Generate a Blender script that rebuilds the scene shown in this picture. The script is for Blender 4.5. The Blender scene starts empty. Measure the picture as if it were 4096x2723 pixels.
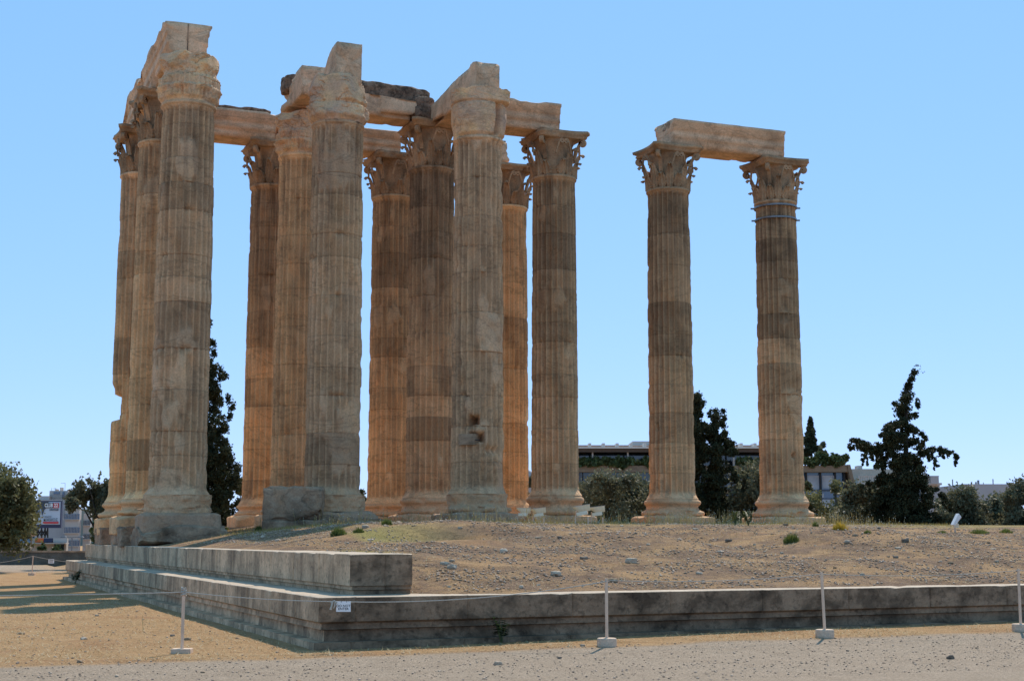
import bpy, math, random
import numpy as np
from mathutils import Vector, Matrix

# ------------------------------------------------------------------ camera, sky, sun
SC = bpy.context.scene
COL = SC.collection
EYE = 1.7
FPX = 5910.4            # focal length in photograph pixels (4096 wide)
PITCH = 0.1329
SUN_AZ, SUN_EL = math.radians(17), math.radians(47)

cam_d = bpy.data.cameras.new('camera')
cam = bpy.data.objects.new('camera', cam_d)
COL.objects.link(cam)
cam.location = (0, 0, EYE)
cam.rotation_euler = (math.pi / 2 + PITCH, 0, 0)
cam_d.sensor_width = 36
cam_d.lens = FPX / 4096 * 36
cam_d.clip_end = 6000
SC.camera = cam

world = bpy.data.worlds.new('World')
SC.world = world
world.use_nodes = True
wn = world.node_tree
wn.nodes.clear()
sky = wn.nodes.new('ShaderNodeTexSky')
sky.sky_type = 'NISHITA'
sky.sun_disc = False
sky.sun_elevation = SUN_EL
sky.sun_rotation = SUN_AZ
sky.altitude = 3000
sky.air_density = 1.0
sky.dust_density = 0.0
sky.ozone_density = 5.0
bg = wn.nodes.new('ShaderNodeBackground')
bg.inputs['Strength'].default_value = 0.13
wo = wn.nodes.new('ShaderNodeOutputWorld')
# a hazier, more even summer sky: soften the vertical gradient channel by channel
sp_ = wn.nodes.new('ShaderNodeSeparateColor')
cb_ = wn.nodes.new('ShaderNodeCombineColor')
wn.links.new(sky.outputs['Color'], sp_.inputs[0])
for ch, (gam, gain) in enumerate(((0.52, 1.91), (0.34, 3.26), (0.42, 3.88))):
    pw = wn.nodes.new('ShaderNodeMath')
    pw.operation = 'POWER'
    pw.inputs[1].default_value = gam
    ml = wn.nodes.new('ShaderNodeMath')
    ml.operation = 'MULTIPLY'
    ml.inputs[1].default_value = gain
    wn.links.new(sp_.outputs[ch], pw.inputs[0])
    wn.links.new(pw.outputs[0], ml.inputs[0])
    wn.links.new(ml.outputs[0], cb_.inputs[ch])
wn.links.new(cb_.outputs[0], bg.inputs['Color'])
wn.links.new(bg.outputs['Background'], wo.inputs['Surface'])

sun_d = bpy.data.lights.new('sun', 'SUN')
sun_d.energy = 4.6
sun_d.angle = math.radians(0.5)
sun_d.color = (1.0, 0.885, 0.75)
sun = bpy.data.objects.new('sun', sun_d)
COL.objects.link(sun)
SUN = Vector((math.sin(SUN_AZ) * math.cos(SUN_EL), math.cos(SUN_AZ) * math.cos(SUN_EL), math.sin(SUN_EL)))
sun.rotation_euler = SUN.to_track_quat('Z', 'Y').to_euler()
sun.location = SUN * 100

SC.view_settings.view_transform = 'Standard'
SC.view_settings.look = 'None'
SC.view_settings.exposure = 0.0
SC.view_settings.gamma = 1.0

# ------------------------------------------------------------------ helpers
rng = np.random.default_rng(7)
random.seed(7)
TH = 0.3781
U = np.array([-math.sin(TH), math.cos(TH)])      # temple axis going away to the left
V = np.array([math.cos(TH), math.sin(TH)])       # temple axis going right
A1 = np.array([-11.194, 49.375])
SP = 5.35
S = 1.73633                                       # photograph pixels per layout pixel


def wp(v, u, z=0.0):
    q = A1 + v * V + u * U
    return np.array([q[0], q[1], z])


def at(px, py, Y):
    """layout pixel of the photograph -> world point at distance Y"""
    x = (px * S - 2048) / FPX
    y = (1361.5 - py * S) / FPX
    r = np.array([x, math.cos(PITCH) - y * math.sin(PITCH), math.sin(PITCH) + y * math.cos(PITCH)])
    return r * (Y / r[1]) + np.array([0, 0, EYE])


def _hash(ix, iy, iz, seed):
    h = (ix * 374761393 + iy * 668265263 + iz * 2147483647 + seed * 1274126177) & 0xFFFFFFFF
    h = ((h ^ (h >> 13)) * 1274126177) & 0xFFFFFFFF
    h = ((h ^ (h >> 16)) * 2246822519) & 0xFFFFFFFF
    return ((h ^ (h >> 15)) & 0xFFFFFF) / float(0xFFFFFF)


def vnoise(p, seed=0):
    p = np.asarray(p, float)
    f = np.floor(p)
    i = f.astype(np.int64)
    t = p - f
    t = t * t * t * (t * (t * 6 - 15) + 10)
    r = 0
    for dx in (0, 1):
        wx = t[..., 0] if dx else 1 - t[..., 0]
        for dy in (0, 1):
            wy = t[..., 1] if dy else 1 - t[..., 1]
            for dz in (0, 1):
                wz = t[..., 2] if dz else 1 - t[..., 2]
                r = r + wx * wy * wz * _hash(i[..., 0] + dx, i[..., 1] + dy, i[..., 2] + dz, seed)
    return r


def fbm(p, seed=0, o=4):
    p = np.asarray(p, float)
    a, s, n = 0.5, 0.0, 0.0
    for k in range(o):
        s = s + a * vnoise(p, seed + k * 17)
        n += a
        p = p * 2.03 + 3.7
        a *= 0.5
    return s / n


def sstep(a, b, x):
    t = np.clip((x - a) / (b - a), 0, 1)
    return t * t * (3 - 2 * t)


def mix(a, b, t):
    t = np.asarray(t)[..., None]
    return np.asarray(a) * (1 - t) + np.asarray(b) * t


def make_mesh(name, verts, faces, mat=None, smooth=True, col=None):
    """faces: int array (M,k) or list of such arrays; col: (N,3) point colours of the thing itself"""
    me = bpy.data.meshes.new(name)
    verts = np.asarray(verts, np.float32)
    if not isinstance(faces, list):
        faces = [faces]
    faces = [np.asarray(f, np.int32) for f in faces if len(f)]
    me.vertices.add(len(verts))
    me.vertices.foreach_set('co', verts.ravel())
    tot = np.concatenate([np.full(len(f), f.shape[1], np.int32) for f in faces])
    idx = np.concatenate([f.ravel() for f in faces])
    st = np.concatenate([[0], np.cumsum(tot)[:-1]]).astype(np.int32)
    me.loops.add(len(idx))
    me.loops.foreach_set('vertex_index', idx)
    me.polygons.add(len(tot))
    me.polygons.foreach_set('loop_start', st)
    me.polygons.foreach_set('loop_total', tot)
    if smooth:
        me.polygons.foreach_set('use_smooth', np.ones(len(tot), bool))
    if col is not None:
        c = np.ones((len(verts), 4), np.float32)
        c[:, :3] = col
        a = me.color_attributes.new('Col', 'FLOAT_COLOR', 'POINT')
        a.data.foreach_set('color', c.ravel())
    me.update(calc_edges=True)
    if mat:
        me.materials.append(mat)
    return me


def link(name, me, parent=None, loc=(0, 0, 0), rz=0.0):
    o = bpy.data.objects.new(name, me)
    COL.objects.link(o)
    o.location = loc
    o.rotation_euler = (0, 0, rz)
    if parent is not None:
        o.parent = parent
    return o


def tag(o, label=None, cat=None, group=None, kind=None):
    if label:
        o['label'] = label
    if cat:
        o['category'] = cat
    if group:
        o['group'] = group
    if kind or cat:
        o['kind'] = kind or 'thing'
    return o


def empty(name, loc, rz=0.0):
    o = bpy.data.objects.new(name, None)
    COL.objects.link(o)
    o.empty_display_size = 0.3
    o.location = loc
    o.rotation_euler = (0, 0, rz)
    return o


def copy_tree(o, parent=None):
    c = o.copy()
    COL.objects.link(c)
    c.parent = parent
    for ch in list(o.children):
        copy_tree(ch, c)
    return c


class MB:
    """collects boxes, tubes and loose polygons into one mesh"""
    def __init__(self):
        self.v, self.f = [], []

    def add(self, v, f):
        b = len(self.v)
        self.v += [tuple(map(float, p)) for p in v]
        self.f += [tuple(i + b for i in q) for q in f]
        return self

    def box(self, c, s, rz=0.0, rx=0.0, taper=1.0, M=None):
        x, y, z = s[0] / 2, s[1] / 2, s[2] / 2
        p = [(-x, -y, -z), (x, -y, -z), (x, y, -z), (-x, y, -z),
             (-x * taper, -y * taper, z), (x * taper, -y * taper, z), (x * taper, y * taper, z), (-x * taper, y * taper, z)]
        R = Matrix.Rotation(rz, 3, 'Z') @ Matrix.Rotation(rx, 3, 'X')
        if M is not None:
            R = M
        p = [R @ Vector(q) + Vector(c) for q in p]
        return self.add(p, [(3, 2, 1, 0), (4, 5, 6, 7), (0, 1, 5, 4), (1, 2, 6, 5), (2, 3, 7, 6), (3, 0, 4, 7)])

    def b2(self, x0, x1, y0, y1, z0, z1):
        return self.box(((x0 + x1) / 2, (y0 + y1) / 2, (z0 + z1) / 2), (abs(x1 - x0), abs(y1 - y0), abs(z1 - z0)))

    def tube(self, pts, r, n=6, cap=True):
        pts = [Vector(p) for p in pts]
        rs = r if isinstance(r, (list, tuple, np.ndarray)) else [r] * len(pts)
        rings = []
        up = Vector((0, 0, 1))
        for i, p in enumerate(pts):
            t = (pts[min(i + 1, len(pts) - 1)] - pts[max(i - 1, 0)]).normalized()
            a = t.cross(up)
            if a.length < 0.05:
                a = t.cross(Vector((0, 1, 0)))
            a.normalize()
            b = a.cross(t)
            rings.append([p + (a * math.cos(2 * math.pi * k / n) + b * math.sin(2 * math.pi * k / n)) * rs[i] for k in range(n)])
        f = []
        for i in range(len(pts) - 1):
            for k in range(n):
                f.append((i * n + k, i * n + (k + 1) % n, (i + 1) * n + (k + 1) % n, (i + 1) * n + k))
        if cap:
            f.append(tuple(range(n))[::-1])
            f.append(tuple((len(pts) - 1) * n + k for k in range(n)))
        return self.add([q for r_ in rings for q in r_], f)

    def lathe(self, prof, n=24, c=(0, 0, 0)):
        v, f = [], []
        for r, z in prof:
            for k in range(n):
                a = 2 * math.pi * k / n
                v.append((c[0] + r * math.cos(a), c[1] + r * math.sin(a), c[2] + z))
        for i in range(len(prof) - 1):
            for k in range(n):
                f.append((i * n + k, i * n + (k + 1) % n, (i + 1) * n + (k + 1) % n, (i + 1) * n + k))
        f.append(tuple(range(n))[::-1])
        f.append(tuple((len(prof) - 1) * n + k for k in range(n)))
        return self.add(v, f)

    def build(self, name, mat, parent=None, smooth=False, bevel=0.0, loc=(0, 0, 0), rz=0.0):
        me = bpy.data.meshes.new(name)
        me.from_pydata(self.v, [], self.f)
        me.update()
        if smooth:
            me.polygons.foreach_set('use_smooth', [True] * len(me.polygons))
        me.materials.append(mat)
        o = link(name, me, parent, loc, rz)
        if bevel:
            m = o.modifiers.new('bevel', 'BEVEL')
            m.width = bevel
            m.segments = 2
            m.limit_method = 'ANGLE'
        return o


def grid_faces(nr, nc, wrap=False):
    r = np.arange(nr - 1)[:, None]
    c = np.arange(nc if wrap else nc - 1)[None, :]
    c2 = (c + 1) % nc
    a = r * nc + c
    b = r * nc + c2
    return np.stack([a, b, b + nc, a + nc], -1).reshape(-1, 4)


# ------------------------------------------------------------------ materials
def new_mat(name):
    m = bpy.data.materials.new(name)
    m.use_nodes = True
    nt = m.node_tree
    b = nt.nodes['Principled BSDF']
    return m, nt, b


def N(nt, typ, **kw):
    n = nt.nodes.new(typ)
    for k, v_ in kw.items():
        setattr(n, k, v_)
    return n


def noise(nt, vec, scale, detail=5.0, rough=0.6, dist=0.0):
    n = N(nt, 'ShaderNodeTexNoise')
    n.inputs['Scale'].default_value = scale
    n.inputs['Detail'].default_value = detail
    n.inputs['Roughness'].default_value = rough
    n.inputs['Distortion'].default_value = dist
    nt.links.new(vec, n.inputs['Vector'])
    return n.outputs['Fac']


def ramp(nt, fac, stops):
    r = N(nt, 'ShaderNodeValToRGB')
    el = r.color_ramp.elements
    while len(el) < len(stops):
        el.new(0.5)
    for e, (p, c) in zip(el, stops):
        e.position = p
        e.color = (c, c, c, 1) if not hasattr(c, '__len__') else (*c, 1)
    nt.links.new(fac, r.inputs['Fac'])
    return r.outputs['Color']


def mixc(nt, a, b, fac, mode='MIX'):
    m = N(nt, 'ShaderNodeMix', data_type='RGBA', blend_type=mode)
    for sock, val in ((m.inputs['A'], a), (m.inputs['B'], b), (m.inputs['Factor'], fac)):
        if isinstance(val, bpy.types.NodeSocket):
            nt.links.new(val, sock)
        elif hasattr(val, '__len__'):
            sock.default_value = (*val, 1)
        else:
            sock.default_value = val
    for s_ in m.inputs:
        if s_.type == 'RGBA' and s_.name == 'A' and isinstance(a, bpy.types.NodeSocket) and not s_.is_linked:
            nt.links.new(a, s_)
        if s_.type == 'RGBA' and s_.name == 'B' and isinstance(b, bpy.types.NodeSocket) and not s_.is_linked:
            nt.links.new(b, s_)
    return [o for o in m.outputs if o.type == 'RGBA'][0]


def mixrgb(nt, a, b, fac, mode='MIX'):
    m = N(nt, 'ShaderNodeMixRGB', blend_type=mode)
    for sock, val in ((m.inputs['Color1'], a), (m.inputs['Color2'], b), (m.inputs['Fac'], fac)):
        if isinstance(val, bpy.types.NodeSocket):
            nt.links.new(val, sock)
        elif hasattr(val, '__len__'):
            sock.default_value = (*val, 1)
        else:
            sock.default_value = val
    return m.outputs['Color']


def scaled(nt, vec, sc):
    m = N(nt, 'ShaderNodeMapping')
    m.inputs['Scale'].default_value = sc
    nt.links.new(vec, m.inputs['Vector'])
    return m.outputs['Vector']


def bump(nt, b, h, strength, dist):
    n = N(nt, 'ShaderNodeBump')
    n.inputs['Strength'].default_value = strength
    n.inputs['Distance'].default_value = dist
    nt.links.new(h, n.inputs['Height'])
    nt.links.new(n.outputs['Normal'], b.inputs['Normal'])


def attr(nt, name='Col'):
    a = N(nt, 'ShaderNodeAttribute')
    a.attribute_name = name
    return a


def pos(nt):
    return N(nt, 'ShaderNodeNewGeometry').outputs['Position']


def stone_mat(name, base=None, dark=0.5, vein=0.35, bump_s=0.5, stain=None, rough=0.85, warm=0.25, stain_f=0.85):
    """weathered marble: own colour (attribute or constant), veins, patina blotches, grain"""
    m, nt, b = new_mat(name)
    P = pos(nt)
    col = attr(nt).outputs['Color'] if base is None else base
    blot = ramp(nt, noise(nt, P, 1.1, 6, 0.62), [(0.3, dark), (0.62, 1.12)])
    c = mixrgb(nt, col, blot, 1.0, 'MULTIPLY')
    if warm:
        w = ramp(nt, noise(nt, scaled(nt, P, (1, 1, .5)), 2.3, 5, .6), [(0.48, 0.0), (0.72, warm)])
        wv = N(nt, 'ShaderNodeSeparateColor')
        nt.links.new(w, wv.inputs[0])
        c = mixrgb(nt, c, (1.25, 0.85, 0.5), wv.outputs[0], 'MULTIPLY')
    if vein:
        vn = noise(nt, scaled(nt, P, (0.6, 0.6, 1.5)), 0.8, 5, 0.55, 0.7)
        vr = ramp(nt, vn, [(0.475, 1.0), (0.498, 1 - vein), (0.502, 1 - vein), (0.525, 1.0)])
        c = mixrgb(nt, c, vr, 0.8, 'MULTIPLY')
    g = ramp(nt, noise(nt, P, 16, 6, 0.7), [(0.28, 0.68), (0.55, 1.0), (0.75, 1.12)])
    c = mixrgb(nt, c, g, 1.0, 'MULTIPLY')
    if stain:
        sv = noise(nt, scaled(nt, P, stain), 1.0, 6, 0.65, 0.3)
        sr = ramp(nt, sv, [(0.40, 0.32), (0.53, 1.0)])
        sp = ramp(nt, noise(nt, P, 9, 4, .6), [(0.34, 0.35), (0.44, 1.0)])
        c = mixrgb(nt, c, sr, stain_f, 'MULTIPLY')
        c = mixrgb(nt, c, sp, 0.6, 'MULTIPLY')
    nt.links.new(c, b.inputs['Base Color'])
    b.inputs['Roughness'].default_value = rough
    b.inputs['Specular IOR Level'].default_value = 0.25
    h1 = noise(nt, P, 7, 8, 0.7)
    bump(nt, b, h1, bump_s, 0.06)
    return m


def plain_mat(name, c, rough=0.6, metal=0.0, var=0.12, scale=6.0, bump_s=0.0, spec=0.4):
    m, nt, b = new_mat(name)
    P = pos(nt)
    n = noise(nt, P, scale, 6, 0.65)
    r = ramp(nt, n, [(0.3, 1 - var), (0.7, 1 + var * 0.6)])
    nt.links.new(mixrgb(nt, c, r, 1.0, 'MULTIPLY'), b.inputs['Base Color'])
    b.inputs['Roughness'].default_value = rough
    b.inputs['Metallic'].default_value = metal
    b.inputs['Specular IOR Level'].default_value = spec
    if bump_s:
        bump(nt, b, noise(nt, P, scale * 4, 5, 0.7), bump_s, 0.02)
    return m


def leaf_mat(name, c, trans=0.25, rough=0.5, var=0.5, spec=0.4):
    m, nt, b = new_mat(name)
    P = pos(nt)
    n = noise(nt, P, 1.4, 4, 0.6)
    r = ramp(nt, n, [(0.3, 1 - var), (0.7, 1 + var)])
    cc = mixrgb(nt, c, r, 1.0, 'MULTIPLY')
    n2 = ramp(nt, noise(nt, P, 9, 3, 0.6), [(0.35, (.75, .8, .8)), (0.65, (1.25, 1.15, .95))])
    cc = mixrgb(nt, cc, n2, 1.0, 'MULTIPLY')
    nt.links.new(cc, b.inputs['Base Color'])
    b.inputs['Roughness'].default_value = rough
    b.inputs['Specular IOR Level'].default_value = spec
    if trans:
        t = N(nt, 'ShaderNodeBsdfTranslucent')
        nt.links.new(cc, t.inputs['Color'])
        mx = N(nt, 'ShaderNodeMixShader')
        mx.inputs['Fac'].default_value = trans
        nt.links.new(b.outputs['BSDF'], mx.inputs[1])
        nt.links.new(t.outputs['BSDF'], mx.inputs[2])
        nt.links.new(mx.outputs['Shader'], nt.nodes['Material Output'].inputs['Surface'])
    return m


def attr_mat(name, rough=0.9, trans=0.0, grain=0.25, scale=30):
    m, nt, b = new_mat(name)
    P = pos(nt)
    g = ramp(nt, noise(nt, P, scale, 4, 0.7), [(0.3, 1 - grain), (0.7, 1 + grain)])
    c = mixrgb(nt, attr(nt).outputs['Color'], g, 1.0, 'MULTIPLY')
    nt.links.new(c, b.inputs['Base Color'])
    b.inputs['Roughness'].default_value = rough
    b.inputs['Specular IOR Level'].default_value = 0.2
    if trans:
        t = N(nt, 'ShaderNodeBsdfTranslucent')
        nt.links.new(c, t.inputs['Color'])
        mx = N(nt, 'ShaderNodeMixShader')
        mx.inputs['Fac'].default_value = trans
        nt.links.new(b.outputs['BSDF'], mx.inputs[1])
        nt.links.new(t.outputs['BSDF'], mx.inputs[2])
        nt.links.new(mx.outputs['Shader'], nt.nodes['Material Output'].inputs['Surface'])
    return m


M_SHAFT = stone_mat('column_marble', dark=0.84, vein=0.30, bump_s=0.3, warm=0.3)
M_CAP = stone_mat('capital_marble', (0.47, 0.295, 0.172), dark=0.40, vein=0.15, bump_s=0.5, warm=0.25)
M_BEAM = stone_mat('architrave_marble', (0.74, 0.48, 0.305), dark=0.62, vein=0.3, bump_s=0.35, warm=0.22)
M_RUBBLE = stone_mat('dark_rubble', (0.34, 0.21, 0.14), dark=0.4, vein=0.0, bump_s=1.0, stain=(5, 5, 5))
M_BLOCK = stone_mat('base_marble', (0.42, 0.285, 0.19), dark=0.34, vein=0.35, bump_s=0.6, warm=0.3)
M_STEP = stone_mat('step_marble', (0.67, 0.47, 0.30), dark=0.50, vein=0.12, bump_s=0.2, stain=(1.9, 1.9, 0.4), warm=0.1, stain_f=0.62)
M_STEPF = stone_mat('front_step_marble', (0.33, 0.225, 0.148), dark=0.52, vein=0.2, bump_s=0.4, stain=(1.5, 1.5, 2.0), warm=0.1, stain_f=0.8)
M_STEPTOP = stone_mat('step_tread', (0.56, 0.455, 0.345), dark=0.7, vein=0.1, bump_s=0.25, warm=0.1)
M_ROCK = stone_mat('field_stone', (0.60, 0.48, 0.365), dark=0.6, vein=0.1, bump_s=0.7, warm=0.15)
M_POST = plain_mat('post_paint', (0.74, 0.53, 0.39), rough=0.5, var=0.15)
M_CONC = plain_mat('post_concrete', (0.70, 0.52, 0.385), rough=0.9, var=0.25, scale=20, bump_s=0.4)
M_ROPE = plain_mat('rope_fibre', (0.50, 0.46, 0.40), rough=0.9, var=0.3, scale=60)
M_SIGN = plain_mat('sign_white', (0.84, 0.85, 0.87), rough=0.4, var=0.03)
M_INK = plain_mat('black_ink', (0.02, 0.018, 0.025), rough=0.6, var=0.0)
M_IRON = plain_mat('dark_iron', (0.03, 0.028, 0.027), rough=0.6, var=0.3, metal=0.3)
M_BAND = plain_mat('grey_metal_band', (0.22, 0.22, 0.23), rough=0.45, var=0.2, metal=0.6)
M_LAMP = plain_mat('lamp_cream_enamel', (0.84, 0.74, 0.58), rough=0.45, var=0.08)
M_GLASSL = plain_mat('lamp_glass', (0.5, 0.52, 0.52), rough=0.12, var=0.02, spec=0.8)
M_BARK = plain_mat('bark', (0.045, 0.034, 0.025), rough=0.95, var=0.4, scale=8, bump_s=0.8)
M_CYP = leaf_mat('cypress_needles', (0.046, 0.054, 0.030), trans=0.15, rough=0.7, spec=0.15)
M_OLIVE = leaf_mat('olive_leaves', (0.155, 0.16, 0.105), trans=0.32, rough=0.62, spec=0.3)
M_OLIVE2 = leaf_mat('green_olive_leaves', (0.145, 0.15, 0.075), trans=0.38, rough=0.62, spec=0.3)
M_HEDGE = leaf_mat('hedge_leaves', (0.085, 0.115, 0.045), trans=0.2, rough=0.5)
M_GREEN = leaf_mat('fresh_grass', (0.13, 0.165, 0.045), trans=0.4, rough=0.5, var=0.3)
M_DARKWEED = leaf_mat('dark_weed', (0.03, 0.045, 0.018), trans=0.1, rough=0.95, spec=0.0)
M_YEL = leaf_mat('yellow_grass', (0.50, 0.36, 0.05), trans=0.35, rough=0.6, var=0.2)

# ------------------------------------------------------------------ terrain
def uF(v):
    return -27.6 + 0.07 * (v + 2.0)


def height(v, u):
    v = np.asarray(v, float)
    u = np.asarray(u, float)
    P = np.stack([v, u, np.zeros_like(v)], -1)
    n1 = fbm(P * 0.22, 3, 4) - 0.5
    n2 = fbm(P * 0.9, 5, 4) - 0.5
    # open ground in front of and left of the steps
    g = 0.02 + 0.09 * sstep(-3, 8, v) * sstep(-31, -27, u) - 0.07 * sstep(-28.5, -31, u) + 0.03 * sstep(-3, -12, v)
    g = g + 0.03 * n1 + 0.025 * n2
    g = g - 1.2 * sstep(52, 75, u) * sstep(-5, -20, v)
    # mound inside the steps
    s0 = 0.62 + 0.70 * sstep(0.1, -0.6, v)
    t = u - (uF(v) + s0)
    fr = 0.80 + 1.36 * (1 - (1 - np.clip(t / 20, 0, 1)) ** 1.8)
    fr = np.where(t < 0, 0.80 + 0.35 * np.maximum(t, -1), fr)
    slope = sstep(0.3, 3, t) * sstep(21, 12, t)
    fr = fr + slope * (0.34 * n1 + 0.10 * n2)

    def bmp(cv, cu, sv, su, a):
        return a * np.exp(-((v - cv) / sv) ** 2 - ((u - cu) / su) ** 2)
    fr = fr + bmp(4.5, -17, 3.2, 3.0, 0.26) + bmp(10.3, -16.5, 1.9, 4.0, -0.40) + bmp(14.2, -18.5, 2.4, 2.4, 0.30) + bmp(3.6, -17.6, 1.5, 0.9, -0.30) + bmp(8.0, -19.0, 1.6, 1.6, 0.16)
    w = v + 0.85
    lf = 1.44 + 0.82 * (1 - (1 - np.clip(w / 7.5, 0, 1)) ** 1.7) + 0.10 * n1 * sstep(0, 3, w)
    m = np.minimum(fr, lf)
    m = np.where(u > -4, np.maximum(m, np.minimum(lf, 2.2)), m)
    m = m + 0.04 * n2 * sstep(0, 2, np.minimum(t, w))
    # far edge of the platform
    m = m - 1.7 * sstep(16, 24, u)
    inside = (v > -1.2) & (u > uF(v) + 0.25)
    inside &= ~((u > 13.3) & (v < -0.3))
    return np.where(inside, m, g)


def axis(segs):
    out = []
    for a, b, d in segs:
        n = max(1, int(round((b - a) / d)))
        out.append(np.linspace(a, b, n, endpoint=False))
    out.append([segs[-1][1]])
    return np.concatenate(out)


gv = axis([(-2500, -300, 400), (-300, -60, 30), (-60, -20, 2.5), (-20, -3, 0.25), (-3, 20, 0.12), (20, 34, 0.4), (34, 80, 5), (80, 300, 40), (300, 2500, 400)])
gu = axis([(-300, -60, 40), (-60, -38, 2), (-38, -34, 0.3), (-34, -4, 0.12), (-4, 16, 0.3), (16, 60, 1.2), (60, 200, 10), (200, 600, 80), (600, 4500, 600)])
GV, GU = np.meshgrid(gv, gu)
GZ = height(GV, GU)
far = sstep(60, 160, np.hypot(GV, GU))
GZ = GZ * (1 - far) + far * (-1.5)
PV = np.stack([GV, GU, GV * 0], -1)
n_edge = fbm(PV * 0.7, 11, 4) - 0.5
path = sstep(-28.75, -29.15, GU - 0.03 * GV + 0.5 * n_edge)
path = np.maximum(path, sstep(26, 28.5, GU + 1.5 * n_edge) * sstep(2, -3, GV))
inside = ((GV > -1.2) & (GU > uF(GV) + 0.2) & (GU < 20)).astype(float)
lush = sstep(0.45, 0.7, fbm(PV * 0.35, 31, 4)) * inside * sstep(5, 1, GV) * sstep(-24, -20, GU) * sstep(-7, -11, GU)
lush = np.maximum(lush, inside * sstep(-12, -8, GU) * sstep(0, -4, GU) * 0.55 * sstep(4, 8, GV))
XY = A1[None, None, :] + GV[..., None] * V + GU[..., None] * U
gverts = np.concatenate([XY, GZ[..., None]], -1).reshape(-1, 3)
gcol = np.stack([path, inside, lush], -1).reshape(-1, 3)

mg, nt, b = new_mat('ground_soil')
P = pos(nt)
sep = N(nt, 'ShaderNodeSeparateColor')
nt.links.new(attr(nt).outputs['Color'], sep.inputs[0])
big = noise(nt, P, 0.55, 5, 0.6)
med = noise(nt, P, 2.6, 6, 0.68)
fin = noise(nt, P, 22, 6, 0.75)
gr = noise(nt, scaled(nt, P, (1, 1, 1)), 70, 4, 0.8)
straw = mixrgb(nt, (0.43, 0.255, 0.118), (0.52, 0.33, 0.17), ramp(nt, med, [(0.35, 0), (0.65, 1)]))
straw = mixrgb(nt, straw, (0.34, 0.17, 0.08), ramp(nt, big, [(0.52, 0), (0.68, .55)]))
soil = mixrgb(nt, (0.27, 0.175, 0.112), (0.165, 0.102, 0.066), ramp(nt, med, [(0.4, 0), (0.65, 1)]))
slope_c = mixrgb(nt, straw, soil, ramp(nt, noise(nt, P, 0.9, 8, 0.72, .4), [(0.40, 0.12), (0.56, 1.0)]))
slope_c = mixrgb(nt, slope_c, (0.33, 0.28, 0.09), sep.outputs[2])
pathc = mixrgb(nt, (0.48, 0.37, 0.27), (0.40, 0.305, 0.22), ramp(nt, med, [(0.35, 0), (0.65, 1)]))
pathc = mixrgb(nt, pathc, (0.46, 0.36, 0.265), ramp(nt, big, [(0.45, 0), (0.65, .6)]))
c = mixrgb(nt, straw, slope_c, sep.outputs[1])
c = mixrgb(nt, c, pathc, sep.outputs[0])
c = mixrgb(nt, c, ramp(nt, fin, [(0.32, 0.50), (0.52, 1.0), (0.70, 1.22)]), 1.0, 'MULTIPLY')
c = mixrgb(nt, c, ramp(nt, gr, [(0.3, 0.72), (0.6, 1.08)]), 1.0, 'MULTIPLY')
nt.links.new(c, b.inputs['Base Color'])
b.inputs['Roughness'].default_value = 0.95
b.inputs['Specular IOR Level'].default_value = 0.15
hsum = N(nt, 'ShaderNodeMath', operation='ADD')
nt.links.new(fin, hsum.inputs[0])
nt.links.new(med, hsum.inputs[1])
bump(nt, b, hsum.outputs[0], 0.8, 0.06)
ground = link('ground', make_mesh('ground', gverts, grid_faces(len(gu), len(gv)), mg, True, gcol))
tag(ground, 'dry ground with gravel path, straw grass and the stony mound', kind='structure')


def gz(v, u):
    return float(height(np.array([v]), np.array([u]))[0])


def uv_of(x, y):
    q = np.array([x, y]) - A1
    return float(q @ V), float(q @ U)


def drop(px, py):
    """first ground point under a layout pixel (v, u, z)"""
    r = at(px, py, 1.0) - np.array([0, 0, EYE])
    t = np.linspace(15, 75, 1200)
    p = r[None] * t[:, None] + np.array([0, 0, EYE])
    q = p[:, :2] - A1
    h = height(q @ V, q @ U)
    k = np.argmax(p[:, 2] <= h)
    if not (p[:, 2] <= h).any():
        k = len(t) - 1
    return float(q[k] @ V), float(q[k] @ U), float(h[k])


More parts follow.
